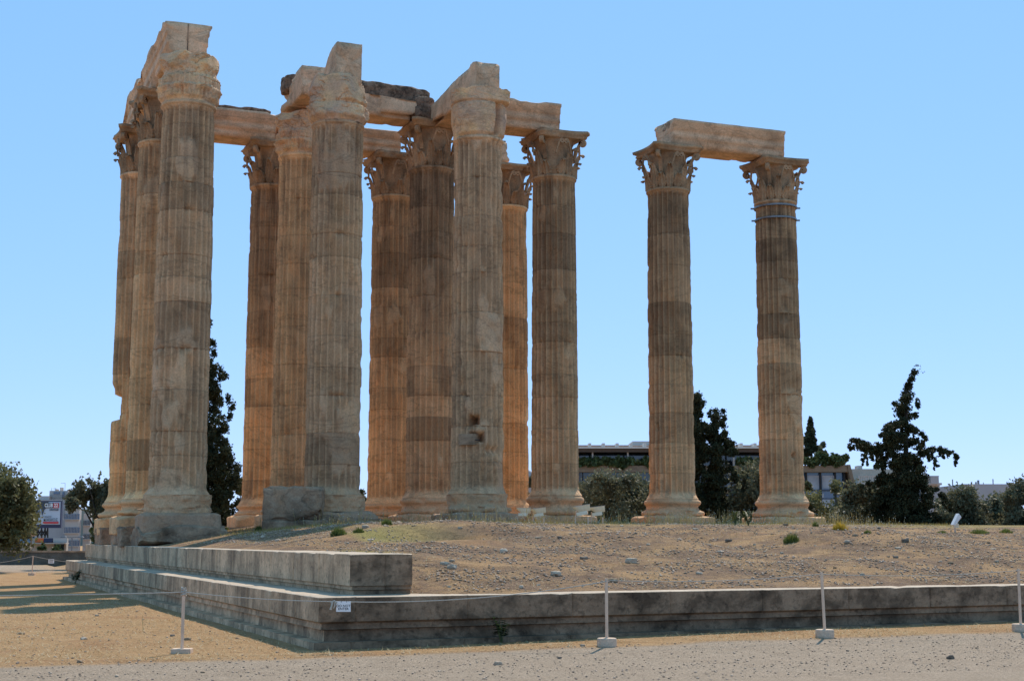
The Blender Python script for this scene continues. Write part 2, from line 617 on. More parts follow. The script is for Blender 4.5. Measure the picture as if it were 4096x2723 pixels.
# ------------------------------------------------------------------ steps of the platform
def step_course(name, path_pts, prof, inner, mat_l, mat_f, label, front_len=1.9):
    """path_pts: outer corner points (v,u) with outward normals mitred; prof: (offset outward, z) from top down"""
    root = empty(name, wp(*path_pts[1], 0.0), TH)
    v0, u0 = path_pts[1]
    tag(root, label, 'stone step')
    ntop = len(prof)
    norms = []
    for a, c in zip(path_pts[:-1], path_pts[1:]):
        d = np.array(c) - np.array(a)
        d /= np.linalg.norm(d)
        norms.append(np.array([d[1], -d[0]]))
    npt = len(path_pts)
    mit = []
    for i in range(npt):
        if i == 0:
            mit.append(norms[0])
        elif i == npt - 1:
            mit.append(norms[-1])
        else:
            m = norms[i - 1] + norms[i]
            mit.append(m / (m @ norms[i]))
    for si in range(npt - 1):
        a, c = np.array(path_pts[si]), np.array(path_pts[si + 1])
        L = np.linalg.norm(c - a)
        n = max(3, int(L / 0.16))
        jl = [q for q in np.arange(0.6, L - 0.3, front_len)]
        ts = np.unique(np.concatenate([np.linspace(0, 1, n + 1)] + [np.array([q - .02, q - .006, q + .006, q + .02]) / L for q in jl]))
        n = len(ts) - 1
        zt = prof[0][1]
        key = [(-inner, zt - 0.25), (-inner, zt), (-0.02, zt), (-0.004, zt - 0.008)] + list(prof[1:])
        pr, keep_rows = [], []
        for (o0, z0), (o1, z1) in zip(key[:-1], key[1:]):
            k = max(1, int(math.hypot(o1 - o0, z1 - z0) / 0.08))
            for j in range(k + 1):
                keep_rows.append(j < k)
                pr.append((o0 + (o1 - o0) * j / k, z0 + (z1 - z0) * j / k))
        pr = np.array(pr)
        keep_rows = np.array(keep_rows[:-1])
        mt = mit[si][None] * (1 - ts[:, None]) + mit[si + 1][None] * ts[:, None]
        base = a[None] * (1 - ts[:, None]) + c[None] * ts[:, None]
        VV = base[:, None, :] + mt[:, None, :] * pr[None, :, 0:1]
        Z = np.broadcast_to(pr[None, :, 1], VV.shape[:2]).copy()
        P3 = np.concatenate([VV, Z[..., None]], -1)
        d = (fbm(P3 * 1.1, 41, 4) - 0.5) * 0.008 + (fbm(P3 * 11, 47, 3) - 0.5) * 0.0015
        edge = np.exp(-((Z - zt) / 0.05) ** 2) * sstep(0.58, 0.76, fbm(P3 * 2.2, 43, 3)) * 0.028
        # block joints
        s = ts * L
        joint = np.exp(-(np.abs(s[:, None] - np.array(jl)).min(1) / 0.011) ** 2) * 0.03
        nn = norms[si]
        disp = d - edge - joint[:, None]
        outer = (pr[:, 0] > -0.05)[None, :] * 1.0
        VV = VV + nn[None, None, :] * (disp * outer)[..., None]
        Z = Z + d * 0.5 - edge * 0.6 * (pr[:, 0] < 0)[None, :]
        verts = np.concatenate([VV - np.array([v0, u0]), Z[..., None]], -1).reshape(-1, 3)
        f = grid_faces(n + 1, len(pr))[:, ::-1].reshape(n, len(pr) - 1, 4)[:, keep_rows].reshape(-1, 4)
        caps = []
        if si == npt - 2 or si == 0:
            k0 = n * len(pr) if si == npt - 2 else 0
            ring = [k0 + j for j in range(len(pr))]
            caps = [np.array([ring if si == 0 else ring[::-1]])]
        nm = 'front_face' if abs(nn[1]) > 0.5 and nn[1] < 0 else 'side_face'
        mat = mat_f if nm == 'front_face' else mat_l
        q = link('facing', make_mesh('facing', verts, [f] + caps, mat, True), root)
        if nm == 'front_face':
            q['label'] = 'dark lichen stained facing'
        q.data.materials.append(M_STEPTOP)          # paler, streak-free tread
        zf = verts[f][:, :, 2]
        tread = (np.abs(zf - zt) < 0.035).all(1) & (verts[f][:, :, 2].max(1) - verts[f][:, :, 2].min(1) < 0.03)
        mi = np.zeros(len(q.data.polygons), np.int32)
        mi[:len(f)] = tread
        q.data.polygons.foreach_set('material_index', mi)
    return root


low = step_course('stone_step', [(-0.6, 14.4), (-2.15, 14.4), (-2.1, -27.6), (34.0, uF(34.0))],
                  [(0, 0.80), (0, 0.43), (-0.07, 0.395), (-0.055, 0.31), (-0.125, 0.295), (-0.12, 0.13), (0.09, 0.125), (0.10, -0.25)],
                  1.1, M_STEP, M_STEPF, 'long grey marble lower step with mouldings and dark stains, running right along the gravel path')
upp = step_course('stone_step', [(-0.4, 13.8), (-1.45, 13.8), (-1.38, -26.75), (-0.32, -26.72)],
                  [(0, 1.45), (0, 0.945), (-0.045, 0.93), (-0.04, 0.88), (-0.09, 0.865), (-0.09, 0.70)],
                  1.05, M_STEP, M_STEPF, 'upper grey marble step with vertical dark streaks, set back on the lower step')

# ------------------------------------------------------------------ rough blocks
def rough_block(sz, n=14, rnd=0.25, amp=0.08, freq=1.2, seed=0, fine=0.02, chip=0.0, cuts=0, cmin=0.72):
    """box with worn edges; returns verts, faces centred on its base"""
    vs, fs = [], []
    g = np.linspace(-1, 1, n + 1)
    A, B = np.meshgrid(g, g)
    for ax in range(3):
        for sg in (-1, 1):
            p = np.zeros(A.shape + (3,))
            p[..., ax] = sg
            p[..., (ax + 1) % 3] = A
            p[..., (ax + 2) % 3] = B * sg
            base = sum(len(x) for x in vs)
            vs.append(p.reshape(-1, 3))
            fs.append(grid_faces(n + 1, n + 1) + base)
    p = np.concatenate(vs)
    e = 2.0 / max(rnd, 0.02)
    q = p / (np.sum(np.abs(p) ** e, -1, keepdims=True) ** (1 / e))
    h = np.array(sz) / 2
    w = q * h
    off = seed * 7.31
    d = (fbm(w * freq + off, seed, 4) - 0.5) * 2 * amp + (fbm(w * 5 + off, seed + 3, 3) - 0.5) * 2 * fine
    if chip:
        edge = sstep(1.25, 1.6, np.sqrt((np.sort(np.abs(p), -1)[:, 1:] ** 2).sum(-1)))
        d = d - chip * edge * sstep(0.45, 0.65, fbm(w * 1.6 + off + 9, seed + 8, 3))
    nrm = q / np.linalg.norm(q, axis=-1, keepdims=True)
    rc = np.random.default_rng(seed + 77)
    for _ in range(cuts):                       # fracture planes taking off corners and edges
        cn = rc.choice([-1, 1], 3) * rc.uniform(0.25, 1.0, 3) / h
        cn /= np.linalg.norm(cn)
        sup = np.abs(cn * h).sum()
        t_ = w @ cn - sup * rc.uniform(cmin, 0.93)
        w = w - cn * np.maximum(t_, 0)[:, None]
    w = w + nrm * d[:, None]
    w[:, 2] += h[2]
    return w, np.concatenate(fs)


def block_obj(name, sz, loc, rz, mat, parent=None, **kw):
    w, f = rough_block(sz, **kw)
    return link(name, make_mesh(name, w, f, mat, True), parent, loc, rz)


# ------------------------------------------------------------------ columns
NT = 24 * 12
TAN, GREY, DARK, ORNG = map(np.array, ([0.70, 0.435, 0.25], [0.625, 0.39, 0.23], [0.23, 0.14, 0.085], [0.90, 0.56, 0.265]))


def shaft_geo(H, seed, erosion, warm0, warm1, grey, darkp, holes=(), rb=0.965, rt=0.89, low_worn=0.0, pale=0.0, topdark=0.08):
    r = np.random.default_rng(seed)
    # drum joints
    js, z = [], 0.9 + r.random() * 0.5
    while z < H - 0.7:
        js.append(z)
        z += r.uniform(0.75, 1.6)
    js = np.array(js)
    zs = set(np.round(np.linspace(0, H, int(H / 0.1) + 1), 3).tolist())
    for j in js:
        for d in (-0.035, -0.012, 0.0, 0.012, 0.035):
            zs.add(round(j + d, 3))
    for k in np.linspace(H - 0.2, H, 10):
        zs.add(round(float(k), 3))
    zs = np.array(sorted(zs))
    th = np.arange(NT) / NT * 2 * math.pi
    Z, T = np.meshgrid(zs, th, indexing='ij')
    h = Z / H
    R = rb + (rt - rb) * h ** 1.35 + 0.012 * np.sin(math.pi * h)
    x = (T / (2 * math.pi) * 24) % 1.0
    fl = np.sqrt(np.clip(1 - ((x - 0.5) / 0.46) ** 2, 0, 1)) * 0.135
    ends = sstep(0.12, 0.34, Z) * sstep(H - 0.16, H - 0.30, Z)
    drum = np.searchsorted(js, Z)
    nd = len(js) + 1
    Pn = np.stack([np.cos(T) * R, np.sin(T) * R, Z], -1)
    off = np.array([seed * 3.7, seed * 1.9, seed * 5.3])
    n1 = fbm(Pn * np.array([.75, .75, .45]) + off, seed, 4)
    dw = r.random(nd)[drum]
    lim = 0.74 - 0.26 * erosion - 0.12 * (dw - .5) - low_worn * np.exp(-Z / 2.5)
    worn = sstep(lim, lim + 0.06, n1)
    rough = fbm(Pn * np.array([2.4, 2.4, 3.6]) + off, seed + 5, 4) - 0.5
    fine = fbm(Pn * 9 + off, seed + 9, 3) - 0.5
    arr = 1 - fl / 0.135
    chips = 0.05 * arr * sstep(0.5, 0.72, fbm(Pn * np.array([3.2, 3.2, 2.0]) + off, seed + 21, 3))
    Rw = R - 0.05 + 0.09 * rough * (0.5 + erosion)
    Rf = R - fl * ends - chips * (0.5 + erosion)
    rad = Rf * (1 - worn) + np.minimum(Rw, R + 0.01) * worn
    rad = rad + fine * 0.012 + (r.uniform(-.012, .012, nd))[drum]
    dj = np.abs(Z[..., None] - js).min(-1) if len(js) else np.ones_like(Z)
    rad = rad - 0.010 * np.exp(-(dj / 0.012) ** 2)
    spall = np.exp(-(dj / 0.07) ** 2) * sstep(0.64, 0.78, fbm(np.stack([np.cos(T) * 1.4, np.sin(T) * 1.4, np.round(Z)], -1) + off, seed + 31, 3))
    rad = rad - 0.10 * spall * (0.5 + erosion)
    # bottom flare and top astragal
    rad = rad + 0.13 * np.clip(1 - Z / 0.34, 0, 1) ** 2
    d_t = H - Z
    rad = np.where(d_t < 0.15, R + 0.075 * np.sqrt(np.clip(1 - ((d_t - 0.065) / 0.075) ** 2, 0, 1)) - .02, rad)
    for (ang, hz, hw, hh, dep) in holes:
        a = (T - ang + math.pi) % (2 * math.pi) - math.pi
        k = sstep(hw, hw * 0.8, np.abs(a * R + 0.03 * rough)) * sstep(hh, hh * 0.75, np.abs(Z - hz + 0.06 * rough))
        rad = rad - dep * k
    v_ = np.stack([np.cos(T) * rad, np.sin(T) * rad, Z], -1)
    # own colour and patina by drum, with bounced light and flute shading painted in
    tone = r.uniform(0.84, 1.06, nd)[drum]
    dk = (r.random(nd) < darkp)[drum] * r.uniform(0.2, 0.5, nd)[drum]
    vein = fbm(Pn * np.array([.6, .6, 1.0]) + off + np.stack([Z * 0, Z * 0, np.cos(T - 1.0) * 1.1], -1), seed + 61, 4)
    dk = dk * sstep(0.34, 0.60, vein + 0.08)
    warm = warm0 + (warm1 - warm0) * sstep(0.05, 0.85, h + 0.25 * (n1 - 0.5))  # orange shift along the shaft: patina plus bounced light put into the colour
    c = mix(TAN * np.ones_like(v_), GREY, np.clip(grey + 0.3 * (fbm(Pn * .8 + off, seed + 71, 3) - .5), 0, 1))
    c = mix(c, ORNG, np.clip(warm + 0.35 * (fbm(Pn * np.array([1.6, 1.6, .5]) + off, seed + 73, 3) - .5), 0, 1))
    c = mix(c, DARK, np.clip(dk, 0, 1))
    streak = sstep(0.58, 0.74, fbm(np.stack([np.cos(T) * 5, np.sin(T) * 5, Z * 0.35], -1) + off, seed + 81, 3)) * sstep(0.45, 1.0, h)
    c = mix(c, DARK, 0.62 * streak)
    st2 = sstep(0.56, 0.70, fbm(np.stack([np.cos(T) * 2.6, np.sin(T) * 2.6, Z * 0.5 + 1.3 * np.cos(T * 1.0 + seed)], -1) + off + 3, seed + 83, 4))
    c = mix(c, DARK, 0.30 * st2)
    c = mix(c, np.array([0.75, 0.47, 0.32]), pale * worn * 0.18)
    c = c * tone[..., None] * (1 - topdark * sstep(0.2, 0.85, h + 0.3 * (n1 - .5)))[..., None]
    c = c * (1 - 0.28 * np.exp(-(dj / 0.014) ** 2))[..., None]
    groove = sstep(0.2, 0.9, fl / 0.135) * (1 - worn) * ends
    c = c * (1.26 - 0.20 * worn - 0.44 * groove * (0.85 + 0.6 * (n1 - .5)))[..., None]  # grooves darkened, arrises lightened: painted flute shading over dirt and wear
    verts = v_.reshape(-1, 3)
    f = grid_faces(len(zs), NT, True)
    n0 = len(verts)
    verts = np.vstack([verts, [[0, 0, H]], [[0, 0, 0]]])
    cc = np.vstack([c.reshape(-1, 3), [TAN], [TAN]])
    top = np.array([[(len(zs) - 1) * NT + k, (len(zs) - 1) * NT + (k + 1) % NT, n0] for k in range(NT)])
    return verts, [f, top], cc


def base_geo(H, seed, erosion, warm, grey=0.3):
    """attic base: torus, scotia, torus, worn"""
    n = 110
    th = np.arange(n) / n * 2 * math.pi
    prof = []
    for k in range(9):
        a = -math.pi / 2 + math.pi * k / 8
        prof.append((1.20 + 0.13 * math.cos(a), 0.15 * H + 0.15 * H * math.sin(a)))
    prof += [(1.17, 0.33 * H), (1.10, 0.40 * H), (1.06, 0.50 * H), (1.08, 0.58 * H), (1.13, 0.62 * H)]
    for k in range(7):
        a = -math.pi / 2 + math.pi * k / 6
        prof.append((1.10 + 0.08 * math.cos(a), 0.77 * H + 0.14 * H * math.sin(a)))
    prof += [(1.09, 0.95 * H), (1.085, H)]
    pr = np.array(prof)
    Zr, T = np.meshgrid(np.arange(len(pr)), th, indexing='ij')
    R = pr[Zr, 0]
    Z = pr[Zr, 1]
    P = np.stack([np.cos(T) * R, np.sin(T) * R, Z], -1)
    off = seed * 2.9
    n1 = fbm(P * 1.1 + off, seed, 4)
    n2 = fbm(P * 3.5 + off, seed + 4, 3) - .5
    worn = sstep(0.62 - 0.3 * erosion, 0.70 - 0.3 * erosion, n1)
    Rw = 1.10 + 0.10 * (n1 - .5) * 2 * (0.4 + erosion) - 0.03
    R2 = R * (1 - worn) + Rw * worn + n2 * (0.03 + 0.09 * erosion)
    v = np.stack([np.cos(T) * R2, np.sin(T) * R2, Z], -1).reshape(-1, 3)
    c = mix(np.broadcast_to(TAN, v.shape), GREY, np.full(len(v), grey))
    c = mix(c, ORNG, np.full(len(v), warm))
    c = c * (0.85 + 0.3 * n1.reshape(-1, 1))
    f = grid_faces(len(pr), n, True)
    return v, f, c


def sweep(path2, w, t, taper=None):
    """box-section ribbon along path2 [(r,z)...], returns verts in (r, tangential, z)"""
    pts = np.array(path2)
    d = np.gradient(pts, axis=0)
    d /= np.linalg.norm(d, axis=1, keepdims=True) + 1e-9
    nn = np.stack([-d[:, 1], d[:, 0]], -1)
    v = []
    for i, (p, q) in enumerate(zip(pts, nn)):
        k = 1 if taper is None else taper[i]
        for sy, st in ((-1, -1), (1, -1), (1, 1), (-1, 1)):
            o = p + q * t * st * 0.5 * k
            v.append((o[0], sy * w * 0.5 * k, o[1]))
    m = len(pts)
    f = []
    for i in range(m - 1):
        for k in range(4):
            f.append((i * 4 + k, i * 4 + (k + 1) % 4, i * 4 + 4 + (k + 1) % 4, i * 4 + 4 + k))
    f += [(3, 2, 1, 0), tuple((m - 1) * 4 + k for k in range(4))]
    return v, f


def leaf_geo(h, r0, w0, curl, seed):
    ns, ntv = 22, 15
    s = np.linspace(0, 1, ns)
    t = np.linspace(-1, 1, ntv)
    z, rr = [], []
    for q in s:
        if q < 0.70:
            z.append(q / 0.70 * h * 0.9)
            rr.append(r0 + 0.03 + 0.14 * (q / 0.7) ** 2)
        else:
            a = (q - 0.70) / 0.30 * math.radians(165)
            z.append(h * 0.9 + curl * math.sin(a))
            rr.append(r0 + 0.17 + curl * 0.8 * (1 - math.cos(a)))
    z, rr = np.array(z), np.array(rr)
    lob = 1 - 0.26 * np.abs(np.sin(s * math.pi * 5.5)) ** 0.7
    wd = w0 * (0.60 + 0.46 * np.sin(np.clip(s / 0.75, 0, 1) * math.pi)) * lob * (1 - 0.55 * sstep(0.7, 1, s))
    Sx, Tx = np.meshgrid(np.arange(ns), t, indexing='ij')
    ang = Tx * wd[Sx] / (rr[Sx])
    ridge = 0.034 * np.cos(Tx * math.pi * 3.2) - 0.09 * Tx ** 2 + 0.03 * np.exp(-(Tx / 0.12) ** 2)
    R = rr[Sx] + ridge * (1 - 0.4 * (Sx / ns))
    Zx = z[Sx] - 0.05 * np.abs(Tx) * (Sx / ns > 0.3) * h
    P = np.stack([R * np.cos(ang), R * np.sin(ang), Zx], -1)
    P = P + (fbm(P * 8 + seed, seed, 3)[..., None] - .5) * 0.03
    return P.reshape(-1, 3), grid_faces(ns, ntv)


def abacus_outline(rc, side, cut, n=10):
    pts = []
    for q in range(4):
        a0 = math.pi / 4 + q * math.pi / 2
        a1 = a0 + math.pi / 2
        c0 = np.array([math.cos(a0), math.sin(a0)]) * rc + np.array([-math.sin(a0), math.cos(a0)]) * cut
        c1 = np.array([math.cos(a1), math.sin(a1)]) * rc - np.array([-math.sin(a1), math.cos(a1)]) * cut
        mid = np.array([math.cos((a0 + a1) / 2), math.sin((a0 + a1) / 2)]) * side
        for k in range(n + 1):
            s = k / n
            lin = c0 * (1 - s) + c1 * s
            bow = (mid - (c0 + c1) / 2) * (1 - (2 * s - 1) ** 2)
            pts.append(lin + bow)
    return np.array(pts)


def abacus_geo(seed, rc=1.57, side=1.05, dmg=0.05):
    prof = [(0.88, -0.05), (0.91, -0.02), (0.93, 0.07), (0.98, 0.11), (1.0, 0.13), (1.0, 0.245), (0.97, 0.25)]
    o = abacus_outline(rc, side, 0.13)
    v = np.concatenate([np.concatenate([o * k, np.full((len(o), 1), z)], 1) for k, z in prof])
    f = grid_faces(len(prof), len(o), True)
    n = len(o)
    caps = [np.array([[(len(prof) - 1) * n + k for k in range(n)]]), np.array([[k for k in range(n)][::-1]])]
    d = fbm(v * 2.0 + seed * 3.1, seed, 3)[:, None]
    rad = np.linalg.norm(v[:, :2], axis=1, keepdims=True)
    loss = np.maximum(0, d - 0.58) * 2.4 * dmg / 0.05 * 0.35
    v[:, :2] *= 1 - np.minimum(loss, 0.25) * (rad > 1.1)
    v = v + (fbm(v * 6 + seed, seed + 2, 3)[:, None] - .5) * 0.03
    fl = MB()
    for q in range(4):
        a = q * math.pi / 2
        fl.lathe([(0.02, 0), (0.09, 0.01), (0.10, 0.05), (0.05, 0.10), (0.01, 0.10)], 8, (0, 0, 0))
    return v, [f] + caps


VOL = []
for q in np.linspace(0, 1, 9):
    VOL.append((0.92 + 0.33 * q ** 1.5, 0.70 + 0.84 * q))
for k in range(1, 26):
    a = math.radians(80 - k * 24)
    rr_ = 0.15 * (1 - k / 30)
    VOL.append((1.27 + rr_ * math.cos(a), 1.40 + rr_ * math.sin(a)))
vol_v, vol_f = sweep(VOL, 0.16, 0.08)
HEL = []
for q in np.linspace(0, 1, 6):
    HEL.append((0.34 - 0.14 * q ** 1.4, 0.85 + 0.52 * q))
for k in range(1, 20):
    a = math.radians(20 + k * 26)
    rr_ = 0.105 * (1 - k / 23)
    HEL.append((0.10 + rr_ * math.cos(a), 1.38 + rr_ * math.sin(a)))
hv, hf = sweep(HEL, 0.12, 0.06)

LEAF_LO = make_mesh('acanthus_leaf', *leaf_geo(0.58, 0.84, 0.30, 0.12, 3), M_CAP)
LEAF_HI = make_mesh('acanthus_leaf', *leaf_geo(1.02, 0.88, 0.27, 0.145, 5), M_CAP)


def from_py(name, v, f, mat, smooth=False):
    me = bpy.data.meshes.new(name)
    me.from_pydata([tuple(p) for p in v], [], [tuple(q) for q in f])
    me.update()
    me.materials.append(mat)
    if smooth:
        me.polygons.foreach_set('use_smooth', [True] * len(me.polygons))
    return me


VOLM = from_py('corner_volute', vol_v, vol_f, M_CAP)
_h = []
_hf = []
for sg in (1, -1):
    b0 = len(_h)
    _h += [(1.02 + 0.10 * (p[2] - .85) + p[1] * 0.6, sg * p[0], p[2]) for p in hv]
    _hf += [tuple(i + b0 for i in (q if sg > 0 else q[::-1])) for q in hf]
HELM = from_py('inner_scroll', _h, _hf, M_CAP)
ABM = {}


def capital(parent, z, seed, dmg=0.05, skip=0.0):
    r = random.Random(seed)
    n = 64
    th = np.arange(n) / n * 2 * math.pi
    prof = np.array([(0.72, 0), (0.76, 0.02), (0.73, 0.6), (0.73, 1.0), (0.78, 1.35), (0.88, 1.56), (0.88, 1.62), (0.3, 1.64)])
    Zr, T = np.meshgrid(np.arange(len(prof)), th, indexing='ij')
    v = np.stack([np.cos(T) * prof[Zr, 0], np.sin(T) * prof[Zr, 0], prof[Zr, 1]], -1).reshape(-1, 3)
    cap = link('capital', make_mesh('capital', v, grid_faces(len(prof), n, True), M_CAP), parent, (0, 0, z))
    av, af = abacus_geo(seed, dmg=dmg)
    link('abacus', make_mesh('abacus', av, af, M_CAP, False), cap, (0, 0, 1.61))
    for k in range(8):
        if r.random() > skip:
            o = link('acanthus_leaf', LEAF_LO, cap, (0, 0, 0), k * math.pi / 4 + r.uniform(-.04, .04))
            o.scale = (1, 1, r.uniform(0.92, 1.06))
        if r.random() > skip:
            o = link('acanthus_leaf', LEAF_HI, cap, (0, 0, 0), (k + .5) * math.pi / 4 + r.uniform(-.04, .04))
            o.scale = (1, 1, r.uniform(0.94, 1.05))
    for k in range(4):
        if r.random() > skip * 0.7:
            link('corner_volute', VOLM, cap, (0, 0, 0), math.pi / 4 + k * math.pi / 2)
        link('inner_scroll', HELM, cap, (0, 0, 0), k * math.pi / 2)
    return cap


def ruined_capital(parent, z, H, seed, kind):
    """worn-down capital: leaf relief in the lower half, broken block above"""
    n, m = 240, 96
    th = np.arange(n) / n * 2 * math.pi
    zz = np.concatenate([np.linspace(0, H, m), np.linspace(H, H, 6)])
    shrink = np.concatenate([np.ones(m), np.linspace(0.85, 0.0, 6)])
    Z, T = np.meshgrid(zz, th, indexing='ij')
    SH = np.broadcast_to(shrink[:, None], Z.shape)
    h = Z / H
    P = np.stack([np.cos(T), np.sin(T), Z], -1)
    off = seed * 4.1
    n1 = fbm(P * np.array([1.3, 1.3, 1.2]) + off, seed, 4) - .5
    n2 = fbm(P * 3.4 + off, seed + 3, 4) - .5
    n3 = fbm(P * 9 + off, seed + 6, 3) - .5
    sq = 1 / (np.abs(np.cos(T)) ** 7 + np.abs(np.sin(T)) ** 7) ** (1 / 7.)
    row1 = np.abs(np.cos(T * 4)) ** 0.6
    row2 = np.abs(np.sin(T * 4)) ** 0.6
    if kind == 'leafy':
        R = 0.89 + 0.07 * h + 0.12 * row1 * sstep(.03, .12, h) * sstep(.36, .30, h) + 0.12 * row2 * sstep(.2, .32, h) * sstep(.58, .5, h) \
            + 0.035 * np.cos(T * 40) * sstep(.05, .1, h) * sstep(.58, .52, h)
        R = R + (sq * 0.98 - 0.95) * sstep(0.62, 0.78, h) * 0.6
        R = R + n1 * 0.34 * sstep(0.3, 0.9, h) + n2 * 0.16 * (0.4 + sstep(.45, .7, h)) + n3 * 0.035
    elif kind == 'lump':
        R = 0.92 + 0.06 * np.sin(h * math.pi * 0.9) + n1 * 0.34 + n2 * 0.26 * (0.5 + h) + n3 * 0.05
        R = R + 0.10 * sstep(.38, .34, h) * sstep(0.0, .12, h)
        R = R - 0.07 * np.exp(-((h - .40) / .03) ** 2)
        R = R * (0.95 + 0.05 * sstep(0.0, 0.14, h))
    else:
        R = 0.93 + 0.09 * sstep(0, .45, h) + n1 * 0.10 + n2 * 0.05 + n3 * 0.02
        a = (T - math.radians(-62) + math.pi) % (2 * math.pi) - math.pi
        R = R - 0.30 * sstep(0.16, 0.10, np.abs(a)) * sstep(0.04, 0.10, h) * sstep(.72, .66, h)
        a2 = (T - math.radians(-38) + math.pi) % (2 * math.pi) - math.pi
        R = R + (0.16 * np.exp(-(a2 / .5) ** 2) + 0.12 * (sq - 1)) * sstep(.70, .76, h)
        R = R - 0.06 * np.exp(-((h - .70) / .02) ** 2) - 0.10 * sstep(.10, .02, h) * (np.abs(a2) < 2.2)
    crk = np.exp(-((fbm(P * np.array([1.9, 1.9, 1.5]) + off + 7, seed + 12, 3) - .5) / 0.012) ** 2) + np.exp(-((fbm(P * np.array([1.2, 1.2, 2.6]) + off + 17, seed + 14, 3) - .5) / 0.010) ** 2)
    R = R - (0.07 if kind != 'slab' else 0.03) * np.minimum(crk, 1) * sstep(0.08, 0.3, h)
    step_ = np.floor(fbm(P * np.array([1.7, 1.7, 2.2]) + off + 31, seed + 16, 3) * 14) / 14 - .5
    R = R + (0.40 if kind == 'lump' else 0.28 if kind == 'leafy' else 0.06) * step_ * sstep(0.35, 0.65, h)
    Zd = Z + (n1 * 0.35 + n2 * 0.1) * sstep(0.7, 1.0, h)
    v = np.stack([np.cos(T) * R * SH, np.sin(T) * R * SH, Zd], -1).reshape(-1, 3)
    rc = np.random.default_rng(seed + 5)
    for _ in range({'leafy': 8, 'lump': 13, 'slab': 0}[kind]):
        az = rc.uniform(0, 2 * math.pi)
        tilt = rc.uniform(0.0, 0.75)
        cn = np.array([math.cos(az) * math.cos(tilt), math.sin(az) * math.cos(tilt), math.sin(tilt)])
        pc = np.array([0, 0, H * rc.uniform(0.62 if kind == 'leafy' else 0.42, 0.95)]) + cn * rc.uniform(0.86, 1.02)
        t_ = (v - pc) @ cn
        v = v - cn * (np.maximum(t_, 0) * 0.92 * sstep(0.12, 0.4, v[:, 2] / H))[:, None]
    c = mix(np.broadcast_to(np.array([0.72, 0.465, 0.28]), v.shape), ORNG, np.clip(0.25 + n2.reshape(-1) * 1.6, 0, .6))
    c = mix(c, np.array([0.50, 0.315, 0.225]), np.clip(0.35 + n1.reshape(-1) * 1.8, 0, .8))
    f = grid_faces(len(zz), n, True)
    return link('capital', make_mesh('capital', v, f, M_SHAFT, False, c), parent, (0, 0, z))


# name: (i, j, base bottom z, shaft bottom z, shaft length top z, seed, opts)
AST = {'B1': 16.30, 'C1': 16.28, 'D2': 16.55, 'E2': 16.50}
DEF = dict(erosion=0.25, warm0=0.3, warm1=0.1, grey=0.5, darkp=0.25)
COLS = {
    'A1': (0, 0, 3.10, dict(erosion=0.38, warm0=0.02, warm1=0.05, grey=0.95, darkp=0.2, low_worn=0.05, pale=.5), 'leafy', 'front left column with a worn capital and a boulder-like broken base on the step'),
    'A2': (0, 1, 3.10, dict(erosion=0.3, warm0=0.55, warm1=0.25, grey=0.3, darkp=0.2), 'good', 'half hidden column second in the left row, right behind the front left column'),
    'A3': (0, 2, 3.12, dict(erosion=0.3, warm0=0.75, warm1=0.1, grey=0.4, darkp=0.35), 'good', 'leftmost column at the far end of the left row, with a bitten lower shaft'),
    'B1': (1, 0, 3.15, dict(erosion=0.46, warm0=0.0, warm1=0.08, grey=0.95, darkp=0.25, low_worn=0.1, pale=.6), 'lump', 'tall grey column with a shapeless broken capital behind the loose stone block'),
    'B2': (1, 1, 3.15, dict(erosion=0.3, warm0=0.5, warm1=0.35, grey=0.35, darkp=0.1), 'leafy', 'column with a worn leafy capital, half hidden left of the tall grey column'),
    'B3': (1, 2, 3.07, dict(topdark=0.30, erosion=0.3, warm0=0.7, warm1=0.1, grey=0.3, darkp=0.2), 'good', 'orange tinted column carrying the right end of the back left architrave'),
    'C1': (2, 0, 3.25, dict(erosion=0.64, warm0=0.0, warm1=0.0, grey=0.85, darkp=0.08, low_worn=0.14, pale=.7), 'slab', 'front column with a square hole and repair block low in its badly worn shaft'),
    'C2': (2, 1, 3.24, dict(topdark=0.38, erosion=0.35, warm0=0.25, warm1=0.1, grey=0.5, darkp=0.35), 'good', 'dark column with a leafy capital under the black rubble end of the long middle architrave'),
    'C3': (2, 2, 3.15, dict(topdark=0.30, erosion=0.3, warm0=0.62, warm1=0.25, grey=0.25, darkp=0.15), 'good', 'orange stained column in the back row under the architrave between the two middle columns'),
    'D2': (3, 1, 3.40, dict(topdark=0.38, erosion=0.3, warm0=0.2, warm1=0.12, grey=0.45, darkp=0.3), 'good', 'right end column of the large group, holding the squared end of an architrave'),
    'D3': (3, 2, 3.10, dict(erosion=0.35, warm0=0.8, warm1=0.45, grey=0.1, darkp=0.1), 'good', 'bright orange back column with a narrow worn capital, seen between two nearer columns'),
    'E2': (4, 1, 3.31, dict(topdark=0.38, erosion=0.25, warm0=0.25, warm1=0.1, grey=0.45, darkp=0.5), 'good', 'left column of the detached pair under one architrave'),
    'F2': (5, 1, 3.34, dict(topdark=0.38, erosion=0.3, warm0=0.28, warm1=0.1, grey=0.4, darkp=0.5), 'good', 'right column of the detached pair, with two metal bands under its capital'),
}
CAM_ANG = {}
